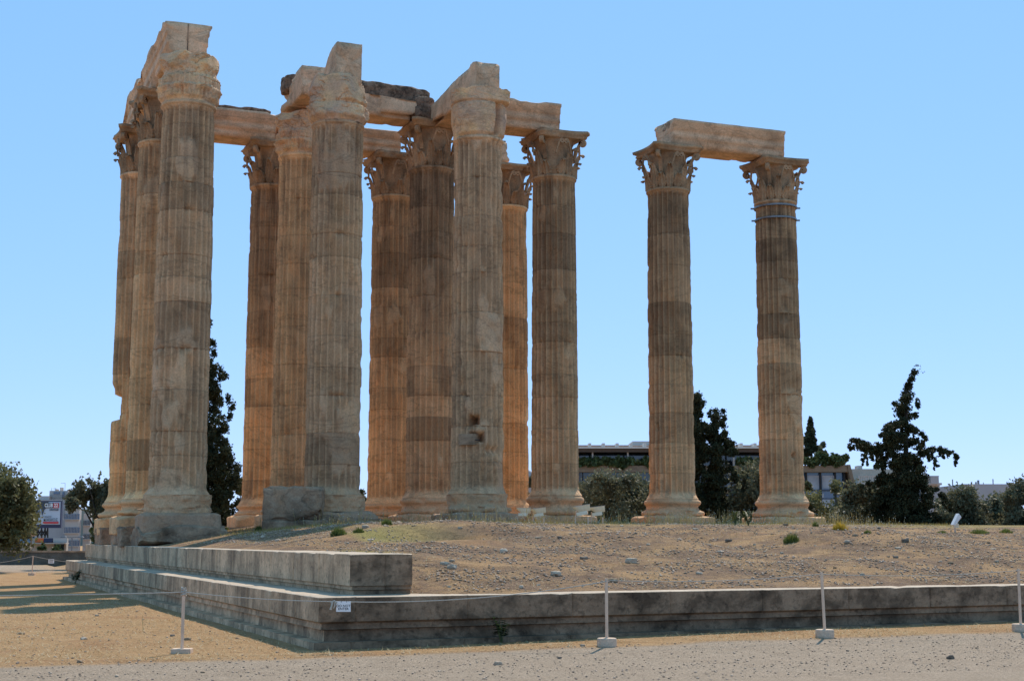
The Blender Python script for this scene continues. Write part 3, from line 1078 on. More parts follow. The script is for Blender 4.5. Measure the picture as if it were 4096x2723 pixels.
for k, (i, j, zb, op, cap, lab) in COLS.items():
    seed = 11 + sum(map(ord, k)) * 3
    xy = A1 + SP * (i * V + j * U)
    if k == 'A1':
        xy = xy + np.array([0.06, 0])
    BZ = 2.18 if k[0] != 'A' else 2.08
    root = empty('marble_column', (xy[0], xy[1], BZ), TH)
    tag(root, lab, 'column', 'standing columns of the ruined temple')
    ast = AST.get(k, 16.42)
    H = ast - zb
    # local angle that faces the camera
    ca = math.atan2(-xy[1], -xy[0]) - TH
    CAM_ANG[k] = ca
    holes = []
    if k == 'C1':
        holes = [(ca - 0.12, 2.62, 0.24, 0.14, 0.8), (ca - 0.02, 1.98, 0.34, 0.16, 0.6), (ca + 0.62, 1.55, 0.30, 0.10, 0.15)]
    if k == 'A3':
        holes = [(ca - 1.5, 3.75, 0.85, 0.58, 0.36), (ca - 1.45, 4.3, 0.7, 0.35, 0.10)]
    if k == 'E2':
        holes = [(ca - 0.72, 3.0, 0.10, 0.10, 0.14), (ca - 0.7, 1.95, 0.12, 0.14, 0.16)]
    if k == 'F2':
        holes = [(ca + 0.66, 1.85, 0.15, 0.11, 0.2)]
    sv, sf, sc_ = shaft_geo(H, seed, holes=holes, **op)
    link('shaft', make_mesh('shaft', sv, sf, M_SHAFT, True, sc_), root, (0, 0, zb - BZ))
    er = {'A1': 1.25, 'B1': 1.1, 'C1': 1.1}.get(k, 0.25)
    bh = zb - BZ - 0.42
    bv, bf, bc = base_geo(bh + 0.02, seed + 1, er, op['warm0'] * 0.5, op['grey'])
    link('base', make_mesh('base', bv, bf, M_SHAFT, True, bc), root, (0, 0, 0.42))
    ps = {'A1': (2.5, 2.45, .66), 'B1': (2.9, 2.7, .66), 'C1': (2.8, 2.8, .66)}.get(k, (2.75, 2.75, .62))
    w, f = rough_block((ps[0], ps[1], 0.44 + 0.3), 24, 0.16, 0.10 if er > .5 else 0.06, 0.9, seed + 2, 0.03, 0.15, 8 if er > .5 else 5, .70 if er > .5 else .80)
    cc = mix(np.broadcast_to(TAN, w.shape), GREY, np.full(len(w), op['grey']))
    cc = mix(cc, ORNG, np.full(len(w), op['warm0'] * .7)) * (0.75 + 0.5 * fbm(w * 1.3, seed, 3)[:, None])
    if k in ('A1', 'B1', 'C1'):
        cc = mix(cc, np.array([0.42, 0.275, 0.185]), np.full(len(w), 0.85))
    link('plinth', make_mesh('plinth', w, f, M_SHAFT, True, cc), root, (0, 0, -0.31))
    zc = ast - BZ - 0.02
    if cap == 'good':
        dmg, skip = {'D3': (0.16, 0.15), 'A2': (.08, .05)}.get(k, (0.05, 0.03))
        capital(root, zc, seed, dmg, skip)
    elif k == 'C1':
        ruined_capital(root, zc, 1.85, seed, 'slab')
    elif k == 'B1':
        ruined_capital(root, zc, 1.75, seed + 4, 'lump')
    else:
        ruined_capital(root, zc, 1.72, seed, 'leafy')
    if k == 'F2':
        for dz in (-0.05, -0.60):
            mb = MB()
            rr_ = 0.955 if dz > -.3 else 0.925
            mb.lathe([(rr_ - .03, -.035), (rr_, -.035), (rr_, .035), (rr_ - .03, .035)], 40)
            for sg in (0.15, math.pi + 0.1):
                a = ca + math.pi / 2 + sg
                mb.box((math.cos(a) * (rr_ + .06), math.sin(a) * (rr_ + .06), 0), (.16, .05, .07), a)
            mb.build('metal_band', M_BAND, root, loc=(0, 0, zc + dz - 0.16))
    if k == 'C1':
        a = ca - 0.40
        block_obj('repair_block', (0.62, 0.5, 0.40), (math.cos(a) * 0.78, math.sin(a) * 0.78, zb - BZ + 1.72), a + math.pi / 2, M_BLOCK, root, n=8, rnd=0.06, amp=.01, fine=.008)
        mb = MB()
        a2 = ca - 0.12
        mb.box((math.cos(a2) * 0.97, math.sin(a2) * 0.97, 0), (0.42, 0.05, 0.035), a2 + math.pi / 2)
        mb.build('iron_clamp', M_IRON, root, loc=(0, 0, zb - BZ + 1.90))

# ------------------------------------------------------------------ architraves
def beam_geo(L, w, z0, z1, seed, topf=None, fascia=True, er=0.04, end0=0.08, end1=0.03):
    n = max(8, int(L / 0.14))
    s = np.linspace(0, L, n + 1)
    hw = w / 2
    H = z1 - z0
    # cross section (y, h) going round: front (-y) upwards, top, back, bottom
    sec = []
    fas = [(0.0, 0.0), (0.0, 0.30), (-0.045, 0.315), (-0.045, 0.62), (-0.09, 0.635), (-0.09, 0.84), (-0.17, 0.90), (-0.17, 1.0)] if fascia else [(0, 0), (0, .33), (0, .66), (0, 1.0)]
    for (o0, h0), (o1, h1) in zip(fas[:-1], fas[1:]):
        k = max(1, int((h1 - h0) * H / 0.12))
        for q in range(k):
            sec.append((-hw + o0 + (o1 - o0) * q / k, h0 + (h1 - h0) * q / k))
    sec.append((-hw + fas[-1][0], 1.0))
    ft = len(sec)
    for q in np.linspace(-1, 1, 10)[1:-1]:
        sec.append((q * hw, 1.0))
    m = len(sec)
    for (y, h) in sec[:ft][::-1]:
        sec.append((-y, h))
    for q in np.linspace(1, -1, 10)[1:-1]:
        sec.append((q * hw * .98, 0.0))
    sec = np.array(sec)
    Si, Ci = np.meshgrid(np.arange(n + 1), np.arange(len(sec)), indexing='ij')
    top = (z1 - z0) if topf is None else None
    Ht = np.full(n + 1, H) if topf is None else np.array([topf(q) for q in s]) - z0
    X = s[Si]
    Y = sec[Ci, 0]
    Hh = sec[Ci, 1]
    Z = z0 + np.minimum(Hh * H, Ht[Si])
    Z = np.where((Hh > 0.99), z0 + Ht[Si], Z)
    P = np.stack([X, Y, Z], -1)
    off = seed * 3.3
    n1 = fbm(P * np.array([.8, 1.4, 1.6]) + off, seed, 4) - .5
    n2 = fbm(P * 4 + off, seed + 5, 3) - .5
    eh = np.abs(Hh - 0.5) * 2
    ey = np.abs(Y) / hw
    edge = sstep(0.85, 1.0, eh) * sstep(0.85, 1.0, ey)
    brk = edge * sstep(0.52, 0.70, n1 + 0.5) * er * 4
    d = n1 * er + n2 * 0.02
    sc = 1 - brk / hw
    Yn = Y * sc + np.sign(Y) * d
    Zn = Z + np.where(Hh > .5, -1, 1) * (brk * 0.8 - n1 * er * 0.6) * (eh > .8) + n2 * 0.015
    e0 = np.exp(-(X / 0.3) ** 2) * (n1 * 2 + n2) * end0 * 2
    e1 = np.exp(-((L - X) / 0.3) ** 2) * (n1 * 2 + n2) * end1 * 2
    Xn = X + e0 - e1
    v = np.stack([Xn, Yn, Zn], -1)
    k = len(sec)
    f = grid_faces(n + 1, k, True)[:, ::-1]
    verts = v.reshape(-1, 3)
    caps = []
    for row, rev in ((0, False), (n, True)):
        c = v[row].mean(0)
        rings = [np.arange(row * k, row * k + k)]
        for q in (0.66, 0.33):
            r_ = c + (v[row] - c) * q
            r_[:, 0] += (fbm(r_ * 2.2 + off, seed + 9, 4) - .5) * (end0 if row == 0 else end1) * 2.2
            b0 = len(verts)
            verts = np.vstack([verts, r_])
            rings.append(np.arange(b0, b0 + k))
        b0 = len(verts)
        verts = np.vstack([verts, [c]])
        for ra, rb in zip(rings[:-1], rings[1:]):
            q = np.stack([ra, np.roll(ra, -1), np.roll(rb, -1), rb], -1)
            caps.append(q if not rev else q[:, ::-1])
        lastr = rings[-1]
        tri = np.stack([lastr, np.roll(lastr, -1), np.full(k, b0)], -1)
        caps.append(tri if not rev else tri[:, ::-1])
    return verts, [f] + [c_ for c_ in caps if c_.shape[1] == 4] + [np.concatenate([c_ for c_ in caps if c_.shape[1] == 3])]


def beam(col, dv, du, along, L, w, z0, z1, seed, label, **kw):
    """starts at column col shifted by (dv, du); along 'v' or 'u'"""
    i, j = ord(col[0]) - 65, int(col[1]) - 1
    p = wp(SP * i + dv, SP * j + du, 0)
    rz = TH if along == 'v' else TH + math.pi / 2
    v, f = beam_geo(L, w, z0, z1, seed, **kw)
    o = link('architrave_block', make_mesh('architrave_block', v, f, M_BEAM, False), None, (p[0], p[1], 0), rz)
    tag(o, label, 'architrave', 'architrave blocks resting on the columns')
    return o


def rubble(parent, x0, x1, y0, y1, z0, z1, seed):
    w, f = rough_block((x1 - x0, y1 - y0, z1 - z0), 34, 0.30, 0.09, 1.4, seed, 0.05, 0.10)
    return link('rubble_core', make_mesh('rubble_core', w, f, M_RUBBLE, True), parent, ((x0 + x1) / 2, (y0 + y1) / 2, z0), 0)


def ragA(s):
    t = 19.5 + 0.10 * math.sin(s * 2.1)
    if 6.0 < s < 7.1:
        t -= 0.42
    if s > 10.2:
        t -= 0.55 * (s - 10.2)
    if s < .5:
        t -= 0.05
    return t


bA = beam('A1', -0.0, 0.15, 'u', 11.55, 1.30, 18.30, 19.5, 3, 'long ragged architrave along the left row, with two slab ends at the top left', topf=ragA, end0=0.03, end1=.15)
mb = MB()
mb.box((-0.015, 0.02, 18.88), (0.05, 0.028, 1.06))
mb.build('end_joint', M_RUBBLE, bA)
b3 = beam('A3', 0.66, 0, 'v', 4.65, 1.30, 18.30, 19.45, 7, 'back left architrave with thin dark rubble on top, ending over an orange column', er=.03)
rubble(b3, 0.3, 4.5, -0.45, 0.62, 19.40, 19.72, 4)
b2 = beam('B2', -0.55, 0, 'v', 4.95, 1.30, 18.28, 19.28, 9, 'long middle architrave with black rubble on top', fascia=False, er=.07, end0=.2, end1=.2,
          topf=lambda s: 19.28 - 0.055 * s)
rubble(b2, -0.25, 5.75, -0.34, 0.68, 18.95, 19.74, 8)
rubble(b2, 4.85, 5.80, -0.66, 0.70, 18.36, 19.30, 12)
beam('B3', 0.1, 0, 'v', 5.35, 1.30, 18.25, 19.3, 13, 'pale back architrave seen below the long middle one', er=.05)
beam('C2', 0.85, 0, 'v', 4.5, 1.30, 18.40, 19.56, 15, 'clean architrave with stepped mouldings ending squarely above the right end column', end0=.02, end1=.02, er=.02)
beam('D3', -1.6, 0, 'v', 1.42, 1.20, 18.30, 19.40, 17, 'short upright architrave fragment on the bright orange back column', fascia=False, er=.06, end1=.12)
be = beam('E2', -0.12, 0, 'v', 5.55, 1.40, 18.34, 19.5, 19, 'single architrave bridging the detached pair of columns', er=.025, end0=.05)
rb = rubble(be, -0.02, 0.75, -0.60, 0.5, 19.1, 19.56, 22)
rb.data.materials[0] = M_BLOCK
beam('B1', 0.2, -0.62, 'u', 2.3, 0.95, 17.7, 19.2, 23, 'leaning pointed architrave stump on top of the shapeless broken capital', fascia=False, er=.13, end0=.10,
     topf=lambda s: 19.25 - 0.10 * s - 0.16 * s * s + (-.25 * (0.25 - s) if s < .25 else 0))
beam('B1', -0.15, 3.2, 'u', 1.6, 0.9, 18.3, 19.45, 25, 'pale architrave end face beside the left end of the black rubble', fascia=False, er=.04)
beam('C1', 0.15, -0.55, 'u', 5.2, 0.95, 18.0, 19.2, 27, 'broken wedge shaped architrave running back from the front column with a square hole', fascia=False, er=.12, end0=.10,
     topf=lambda s: 19.22 - 0.07 * s - (0.3 * (0.3 - s) if s < .3 else 0))

# ------------------------------------------------------------------ stylobate remains and loose block
STY = [
    ('A1', 0.12, -0.15, (2.8, 2.75, 0.80), 1.32, 31, 'huge cracked grey base stone bulging under the front left column'),
    ('A1', -1.05, 1.9, (1.0, 1.1, 0.66), 1.42, 33, 'squared pale step block standing under the gap behind the front left column'),
    ('A2', -0.55, -0.2, (1.5, 2.6, 0.70), 1.42, 35, 'pale base block under the second column of the left row'),
    ('A3', -0.4, -0.4, (1.9, 2.4, 0.68), 1.42, 37, 'leftmost pale base block under the far column of the left row'),
    ('B1', 0.1, 0.0, (3.2, 2.9, 0.62), 1.85, 39, 'bluish worn base stone under the tall grey column with a broken capital'),
]
for cname, dv, du, sz, z, seed, lab in STY:
    i, j = ord(cname[0]) - 65, int(cname[1]) - 1
    p = wp(SP * i + dv, SP * j + du, z)
    o = block_obj('base_stone', sz, p, TH, M_BLOCK, None, n=26, rnd=0.10 if sz[0] > 2.5 else 0.06, amp=0.10 if sz[0] > 2.5 else .05, freq=1.5, seed=seed, fine=0.06, chip=0.15, cuts=12 if sz[0] > 2.5 else 3, cmin=.60 if sz[0] > 2.5 else .85)
    tag(o, lab, 'base stone', 'old base stones under the columns')
pb = at(674, 1206, 49.6)
o = block_obj('fallen_block', (1.95, 1.25, 1.12), (pb[0], pb[1] + .3, 2.28), TH - 0.30, M_BLOCK, None, n=30, rnd=0.10, amp=0.09, freq=1.1, seed=51, fine=0.05, chip=0.30, cuts=7, cmin=.75)
tag(o, 'large rough grey stone block in front of the tall grey column with a broken capital', 'stone block')
o = block_obj('base_slab', (2.15, 1.5, 0.62), (pb[0] + .05, pb[1] + .3, 1.68), TH - 0.26, M_BLOCK, None, n=24, rnd=0.14, amp=0.05, freq=1.1, seed=53, fine=0.03, chip=0.15)
tag(o, 'flat grey slab lying under the large rough stone block', 'stone slab')
#@@PART2
# ------------------------------------------------------------------ posts, ropes, signs
def post(px, ytop, ybase, shape, Y, label, lean=0.0, wrap=False):
    c = at(px, ybase, Y)
    v_, u_ = uv_of(c[0], c[1])
    z0 = min(c[2], gz(v_, u_) + 0.02)
    ztop = at(px, ytop, Y)[2]
    root = empty('rope_post', (c[0], c[1], z0))
    tag(root, label, 'post', 'rope barrier posts')
    bh = (ztop - z0) * 0.105
    mb = MB()
    if shape == 'block':
        mb.box((0, 0, bh / 2 - 0.02), (0.29, 0.24, bh + 0.04), 0.03)
    else:
        mb.lathe([(0.15, -0.04), (0.155, 0.0), (0.152, bh - .012), (0.142, bh)], 28)
    mb.build('concrete_foot', M_CONC, root, bevel=0.008)
    mb = MB()
    n = 6
    mb.tube([(lean * k / n, 0, bh - 0.01 + (ztop - z0 - bh) * k / n) for k in range(n + 1)], 0.0245, 12)
    mb.build('pole', M_POST, root, smooth=False)
    if wrap:
        mb = MB()
        pts = []
        for k in range(90):
            a = k * 0.55
            pts.append((lean + 0.036 * math.cos(a) + .004 * math.sin(k * 1.7), 0.036 * math.sin(a), ztop - z0 - 0.115 + 0.125 * (k / 90) + 0.012 * math.sin(k * .9)))
        mb.tube(pts, 0.0085, 5)
        mb.build('rope_wrap', M_ROPE, root)
    return np.array([c[0] + lean, c[1], ztop])


P1 = post(419, 1354, 1509, 'block', 22.4, 'left near rope post, rope wound round its top, on a rectangular concrete foot', wrap=True)
P2 = post(1398, 1330, 1482, 'disc', 23.4, 'rope post on a round concrete foot before the middle of the long wall')
P3 = post(1900, 1316, 1458, 'disc', 25.0, 'slightly leaning rope post on a round concrete foot, right of centre', lean=-0.027)
P4 = post(2351.5, 1308, 1441, 'disc', 26.6, 'rope post on a round concrete foot, cut by the right picture edge')
PF = post(73.5, 1279, 1323.5, 'block', 68, 'distant thin rope post on the gravel far left', lean=0.02)


def rope(name, pts, sag, r, label, mat=None, dz=-0.05):
    mb = MB()
    out = []
    for (a, b_, s_) in zip(pts[:-1], pts[1:], sag):
        for k in range(24):
            t = k / 24
            p = a * (1 - t) + b_ * t
            out.append((p[0], p[1], p[2] + dz - s_ * 4 * t * (1 - t)))
    p = pts[-1]
    out.append((p[0], p[1], p[2] + dz))
    mb.tube(out, r, 6)
    o = mb.build(name, mat or M_ROPE, None, smooth=True)
    tag(o, label, 'rope')
    return out


PL = at(-330, 1362, 21.6)
ctr = at(775, 1385, 22.6)
ctr2 = at(840, 1386, 22.65)
r1 = rope('barrier_rope', [PL, P1], [0.02], 0.009, 'left rope running from the near post out of the left edge', dz=-0.06)
r2 = rope('barrier_rope', [P1 + np.array([0, -.03, 0]), ctr + np.array([0, 0, .055]), ctr2 + np.array([0, 0, .055]), P2 + np.array([0, -.03, 0])], [0.03, 0.0, 0.085], 0.008, 'slack rope carrying the white sign between two near posts', dz=-0.055)
r3 = rope('barrier_rope', [P2, P3, P4, P4 + np.array([3.6, 1.6, 0])], [0.06, 0.055, 0.03], 0.006, 'thin rope strung between the three posts with round feet', dz=-0.04)
FL = at(-60, 1300, 67.0)
FR = at(330, 1290, 70.0)
r4 = rope('barrier_rope', [FL, PF, FR], [0.06, 0.22], 0.012, 'pale rope on the distant post far left', dz=-0.03)

mb = MB()
kp = at(770, 1386, 22.55)
mb.tube([(kp[0] - .05, kp[1], kp[2] - .01), (kp[0], kp[1] - .02, kp[2] + .02), (kp[0] + .04, kp[1], kp[2] - .01)], 0.014, 6)
mb.tube([(kp[0] - .02, kp[1] - .02, kp[2] + .01), (kp[0] - .035, kp[1] - .03, kp[2] - .06), (kp[0] - .05, kp[1] - .02, kp[2] - .11)], [0.016, 0.014, 0.02], 6)
mb.tube([(kp[0] + .015, kp[1] - .02, kp[2] + .01), (kp[0] + .012, kp[1] - .03, kp[2] - .05), (kp[0] - .005, kp[1] - .02, kp[2] - .09)], 0.010, 6)
tag(mb.build('rope_knot', M_ROPE), 'knotted rope end hanging just left of the white sign', 'knot')

FONT_ITEMS = []


def text(body, size, mat, parent, loc, rot, sx=1.0, bold=0.0, name='lettering', align='CENTER'):
    cu = bpy.data.curves.new(name, 'FONT')
    cu.body = body
    cu.size = size
    cu.align_x = align
    cu.align_y = 'CENTER'
    cu.offset = bold
    cu.extrude = 0.0
    cu.resolution_u = 3
    o = bpy.data.objects.new(name, cu)
    COL.objects.link(o)
    dg = bpy.context.evaluated_depsgraph_get()
    me = bpy.data.meshes.new_from_object(o.evaluated_get(dg))
    bpy.data.objects.remove(o)
    bpy.data.curves.remove(cu)
    me.materials.clear()
    me.materials.append(mat)
    q = link(name, me, parent)
    q.location = loc
    q.rotation_euler = rot
    q.scale = (sx, 1, 1)
    return q


sc0 = at(791.5, 1396, 22.6)
srz = math.atan2(ctr2[1] - ctr[1], ctr2[0] - ctr[0])
sgn = empty('notice_sign', (sc0[0], sc0[1] - 0.02, sc0[2]), 0.02)
tag(sgn, 'small white DO NOT ENTER sign hanging from the rope near the corner of the steps', 'sign')
mb = MB()
mb.box((0, 0, 0), (0.218, 0.006, 0.155))
mb.build('panel', M_SIGN, sgn)
text('DO NOT', 0.050, M_INK, sgn, (0, -0.0045, 0.008), (math.pi / 2, 0, 0), 1.05, 0.0008)
text('ENTER', 0.050, M_INK, sgn, (0, -0.0045, -0.036), (math.pi / 2, 0, 0), 1.05, 0.0008)
for x in (-.035, .045):
    mb = MB()
    mb.tube([(x, -.006, .058), (x + .003, -.010, .075), (x + .004, 0.0, .088)], 0.0028, 5)
    mb.build('wire_tie', M_IRON, sgn)
sp2 = at(118, 1292, 69)
s2 = empty('notice_sign', (sp2[0], sp2[1], sp2[2]), 0.05)
tag(s2, 'tiny white sign on the distant rope far left, before the low wall', 'sign')
mb = MB()
mb.box((0, 0, 0), (0.26, 0.01, 0.19))
mb.build('panel', M_SIGN, s2)
mb = MB()
for z in (.03, -.03):
    mb.box((0, -.008, z), (.17, .004, .025))
mb.build('lettering', M_IRON, s2)

# ------------------------------------------------------------------ floodlights
def floodlight(px, pyb, Y, yaw, tilt, sc, label):
    c = at(px, pyb, Y)
    v_, u_ = uv_of(c[0], c[1])
    root = empty('floodlight', (c[0], c[1], gz(v_, u_) - 0.02), yaw)
    root.scale = (sc, sc, sc)
    tag(root, label, 'floodlight', 'cream floodlights on the mound')
    mb = MB()                                   # head: a ribbed trough opening upwards
    n = 11
    sec = [(-.17, 0), (-.13, -.05), (-.08, -.085), (.08, -.085), (.13, -.05), (.17, 0)]
    v, f = [], []
    for i in range(n):
        x = -0.25 + 0.5 * i / (n - 1)
        k = 1.0 if i % 2 else 0.965
        sl = 1.0 if i > 3 else 0.25 + 0.19 * i
        for (y, z) in sec:
            v.append((x, y * k, 0.12 + z * 2.3 * k * sl + 0.02))
    m = len(sec)
    for i in range(n - 1):
        for k in range(m - 1):
            f.append((i * m + k, i * m + k + 1, (i + 1) * m + k + 1, (i + 1) * m + k))
    f.append(tuple(range(m)))
    f.append(tuple((n - 1) * m + k for k in range(m))[::-1])
    Rm = Matrix.Rotation(tilt, 3, 'Y')
    up = Vector((0, 0, .44))
    mb.add([Rm @ Vector(p) + up for p in v], f)
    mb.build('housing', M_LAMP, root)
    mb = MB()
    mb.add([Rm @ Vector(p) + up for p in [(-.262, -.185, .138), (.262, -.185, .138), (.262, .185, .138), (-.262, .185, .138), (-.262, -.185, .146), (.262, -.185, .146), (.262, .185, .146), (-.262, .185, .146)]],
           [(3, 2, 1, 0), (0, 1, 5, 4), (1, 2, 6, 5), (2, 3, 7, 6), (3, 0, 4, 7), (4, 5, 6, 7)])
    mb.build('glass_cover', M_GLASSL, root)
    mb = MB()
    mb.box(Rm @ Vector((-.02, 0, -.10)) + up, (.34, .20, .11), M=Rm)
    mb.build('gear_box', M_LAMP, root, bevel=0.015)
    mb = MB()
    for sg in (-1, 1):
        mb.tube([(-.18, sg * .17, .42), (-.20, sg * .17, .24), (-.05, sg * .15, .22)], 0.014, 6)
    mb.tube([(-.05, -.15, .22), (-.05, .15, .22)], 0.016, 6)
    mb.build('bracket', M_POST, root)
    for (x, y) in ((-.20, -.13), (.18, -.13), (-.20, .13), (.18, .13)):
        mb = MB()
        mb.box((x, y, .11), (.03, .03, .26))
        mb.build('leg', M_POST, root)
    return root


floodlight(1206, 1206, 45.6, 0.0, 0.02, 0.86, 'leftmost cream floodlight on the crest, lying level beside the row of columns')
floodlight(1241, 1206, 45.8, 0.1, -0.12, 0.86, 'second cream floodlight from the left, tilted with its glass up')
floodlight(1341, 1207, 45.8, 0.0, -0.16, 1.02, 'third cream floodlight, larger, overlapping its right neighbour')
floodlight(1376, 1208, 46.2, 0.0, -0.12, 0.95, 'fourth cream floodlight, right of the overlapping pair, before the olive bush')
# lone floodlight seen edge-on
c = at(2200, 1217, 44.0)
v_, u_ = uv_of(c[0], c[1])
root = empty('floodlight', (c[0], c[1], gz(v_, u_) - .02), 0.0)
tag(root, 'lone white floodlight seen edge-on, tilted steeply on a short post at far right', 'floodlight', 'cream floodlights on the mound')
Rm = Matrix.Rotation(math.radians(-62), 3, 'Y')
mb = MB()
mb.add([Rm @ Vector(p) + Vector((.02, 0, .36)) for p in [(-.16, -.15, .04), (.22, -.15, .04), (.22, .15, .04), (-.16, .15, .04), (-.16, -.12, -.03), (.16, -.12, -.09), (.16, .12, -.09), (-.16, .12, -.03)]],
       [(0, 1, 2, 3), (7, 6, 5, 4), (4, 5, 1, 0), (5, 6, 2, 1), (6, 7, 3, 2), (7, 4, 0, 3)])
mb.build('housing', M_SIGN, root, bevel=.01)
mb = MB()
mb.box((0.03, 0, .22), (.13, .16, .12), rx=.2)
mb.build('gear_box', M_LAMP, root, bevel=.01)
mb = MB()
mb.box((0, 0, .09), (.05, .05, .26))
mb.build('leg', M_POST, root)

# ------------------------------------------------------------------ foliage
def leaf_cloud(clumps, n, size, seed, elong=1.6, shell=0.55, fuzz=1.0):
    """clumps: (x,y,z,rx,ry,rz); leaf-sized quads spread through them, denser outside"""
    r = np.random.default_rng(seed)
    cl = np.array(clumps, float)
    wt = (cl[:, 3] * cl[:, 4] * cl[:, 5]) ** 0.67
    k = r.choice(len(cl), n, p=wt / wt.sum())
    d = r.normal(size=(n, 3))
    d /= np.linalg.norm(d, axis=1, keepdims=True)
    rad = np.minimum(np.abs(r.normal(0.62, 0.30, n)), 1.0 + 0.28 * fuzz)
    p = cl[k, :3] + d * cl[k, 3:] * rad[:, None]
    p = p + (np.stack([fbm(p * 1.1 + 5, seed + 2, 2), fbm(p * 1.1 + 25, seed + 3, 2), fbm(p * 1.1 + 45, seed + 4, 2)], -1) - .5) * 1.5 * fuzz * cl[k, 3:].mean(1)[:, None]
    keep = fbm(p * (0.9 / max(size * 5, .3)), seed, 3) > (0.35 if fuzz < .76 and fuzz > .72 else 0.40)
    p = p[keep]
    m = len(p)
    a = r.normal(size=(m, 3))
    a /= np.linalg.norm(a, axis=1, keepdims=True)
    b = np.cross(a, r.normal(size=(m, 3)))
    b /= np.linalg.norm(b, axis=1, keepdims=True)
    s = size * r.uniform(0.6, 1.3, (m, 1))
    a = a * s * elong * 0.5
    b = b * s * 0.5
    v = np.stack([p - a, p + b, p + a, p - b], 1).reshape(-1, 3)
    return v, np.arange(4 * m).reshape(-1, 4)


def tree(name, base, clumps, n, size, seed, mat, label, cat, group=None, trunk_r=0.18, limbs=5, elong=1.6, shell=.5, trunk_top=None):
    base = np.array(base, float)
    cl = np.array(clumps, float)
    cl[:, :3] -= base
    root = empty(name, base)
    tag(root, label, cat, group)
    v, f = leaf_cloud(cl, n, size, seed, elong, shell, 0.75 if mat is M_CYP else 0.7)
    link('crown', make_mesh('crown', v, f, mat, False), root)
    r = random.Random(seed)
    mb = MB()
    ctr_ = cl[:, :3].mean(0)
    tt = np.array(trunk_top) - base if trunk_top is not None else np.array([ctr_[0] * .8, ctr_[1] * .8, ctr_[2]])
    pts = [np.array([0, 0, -0.3]), tt * .3 + np.array([r.uniform(-.1, .1), 0, 0]), tt * .65 + np.array([r.uniform(-.15, .15), 0, 0]), tt]
    mb.tube(pts, [trunk_r * 1.3, trunk_r, trunk_r * .75, trunk_r * .4], 9)
    for c_ in sorted(cl.tolist(), key=lambda q: -q[3])[:limbs]:
        e = np.array(c_[:3])
        s_ = tt * r.uniform(.35, .75)
        mid = (s_ + e) / 2 + np.array([0, 0, -.1])
        mb.tube([s_, mid, e], [trunk_r * .5, trunk_r * .33, trunk_r * .12], 6)
    mb.build('trunk', M_BARK, root, smooth=True)
    return root


def clumps_px(lst, Y, depth=1.0, seed=0, zr=1.0):
    """lst: (px, py, rx_px, ry_px) -> ellipsoid clumps around distance Y"""
    r = random.Random(seed)
    out = []
    for (px, py, rx, ry) in lst:
        yy = Y + r.uniform(-depth, depth)
        c = at(px, py, yy)
        k = S * yy / FPX
        out.append((c[0], c[1], c[2], rx * k, (rx + ry) / 2 * k, ry * k * zr))
    return out


def blob_px(x0, x1, y0, y1, n, seed, top=None, r0=0.16, r1=0.30):
    """clumps filling a rounded outline"""
    r = random.Random(seed)
    out = []
    w, h = x1 - x0, y1 - y0
    while len(out) < n:
        a, b_ = r.random(), r.random()
        x = x0 + w * a
        lim = math.sqrt(max(0, 1 - (2 * a - 1) ** 2)) ** 0.8
        ytop = y1 - h * lim
        y = ytop + (y1 - ytop) * b_
        rr_ = r.uniform(r0, r1) * min(w, h)
        y = max(y, ytop + rr_ * .8)
        x = min(max(x, x0 + rr_ * .8), x1 - rr_ * .8)
        out.append((x, y, rr_, rr_ * r.uniform(.7, 1.0)))
    return out


def bush(x0, x1, y0, y1, Y, n, leaves, size, seed, mat, label, cat='olive tree', name='olive_tree', group=None, depth=1.5, elong=1.8, tr=.12):
    cl = clumps_px(blob_px(x0, x1, y0, y1, n, seed), Y, depth, seed)
    b0 = at((x0 + x1) / 2, y1, Y)
    return tree(name, (b0[0], b0[1], min(b0[2], 1.6)), cl, leaves, size, seed, mat, label, cat, group, tr, 5, elong)


GO = 'olive trees and bushes around the site'
bush(-95, 76, 1078, 1234, 75, 60, 52000, 0.115, 101, M_OLIVE2, 'big olive tree at the left picture edge, in front of the billboard', group=GO, depth=2.2, tr=.22)
tb = at(250, 1232, 82)
tree('olive_tree', (tb[0], tb[1], -.3), clumps_px([(205, 1120, 30, 24), (235, 1110, 26, 18), (180, 1145, 24, 20), (215, 1160, 40, 26), (250, 1135, 28, 26), (228, 1140, 40, 30), (170, 1160, 14, 16), (262, 1150, 24, 30), (255, 1115, 20, 16), (245, 1175, 22, 16), (225, 1185, 14, 12), (272, 1125, 18, 22)], 82, 1.2, 5), 30000, 0.12, 103, M_OLIVE, 'olive tree with a clear gap below its crown, left of the leftmost column', 'olive tree', GO, .16, 6)
bush(536, 572, 1098, 1215, 96, 12, 5000, 0.16, 105, M_OLIVE2, 'pale narrow olive tree between the black cypress and the orange column', group=GO)
bush(818, 862, 1126, 1210, 92, 14, 2600, 0.14, 107, M_OLIVE2, 'thin twiggy bush between the tall grey column and the orange one', 'bush', 'bush', group=GO)
bush(1206, 1238, 1098, 1212, 92, 10, 4200, 0.15, 109, M_OLIVE, 'small dark bush showing in the gap beside the right end column', 'bush', 'bush', group=GO)
bush(1312, 1530, 1074, 1240, 84, 70, 52000, 0.11, 111, M_OLIVE, 'broad grey-green olive bush left of the detached pair of columns', group=GO, depth=2.5)
bush(1670, 1800, 1058, 1240, 88, 46, 32000, 0.11, 113, M_OLIVE, 'olive bush filling the gap between the detached pair of columns', group=GO)
bush(1850, 1975, 1102, 1245, 86, 34, 26000, 0.11, 115, M_OLIVE2, 'round olive bush right of the detached pair of columns', group=GO)
bush(1925, 2062, 1110, 1245, 83, 36, 26000, 0.11, 117, M_OLIVE, 'low olive bush at the left foot of the pyramid shaped conifer', group=GO)
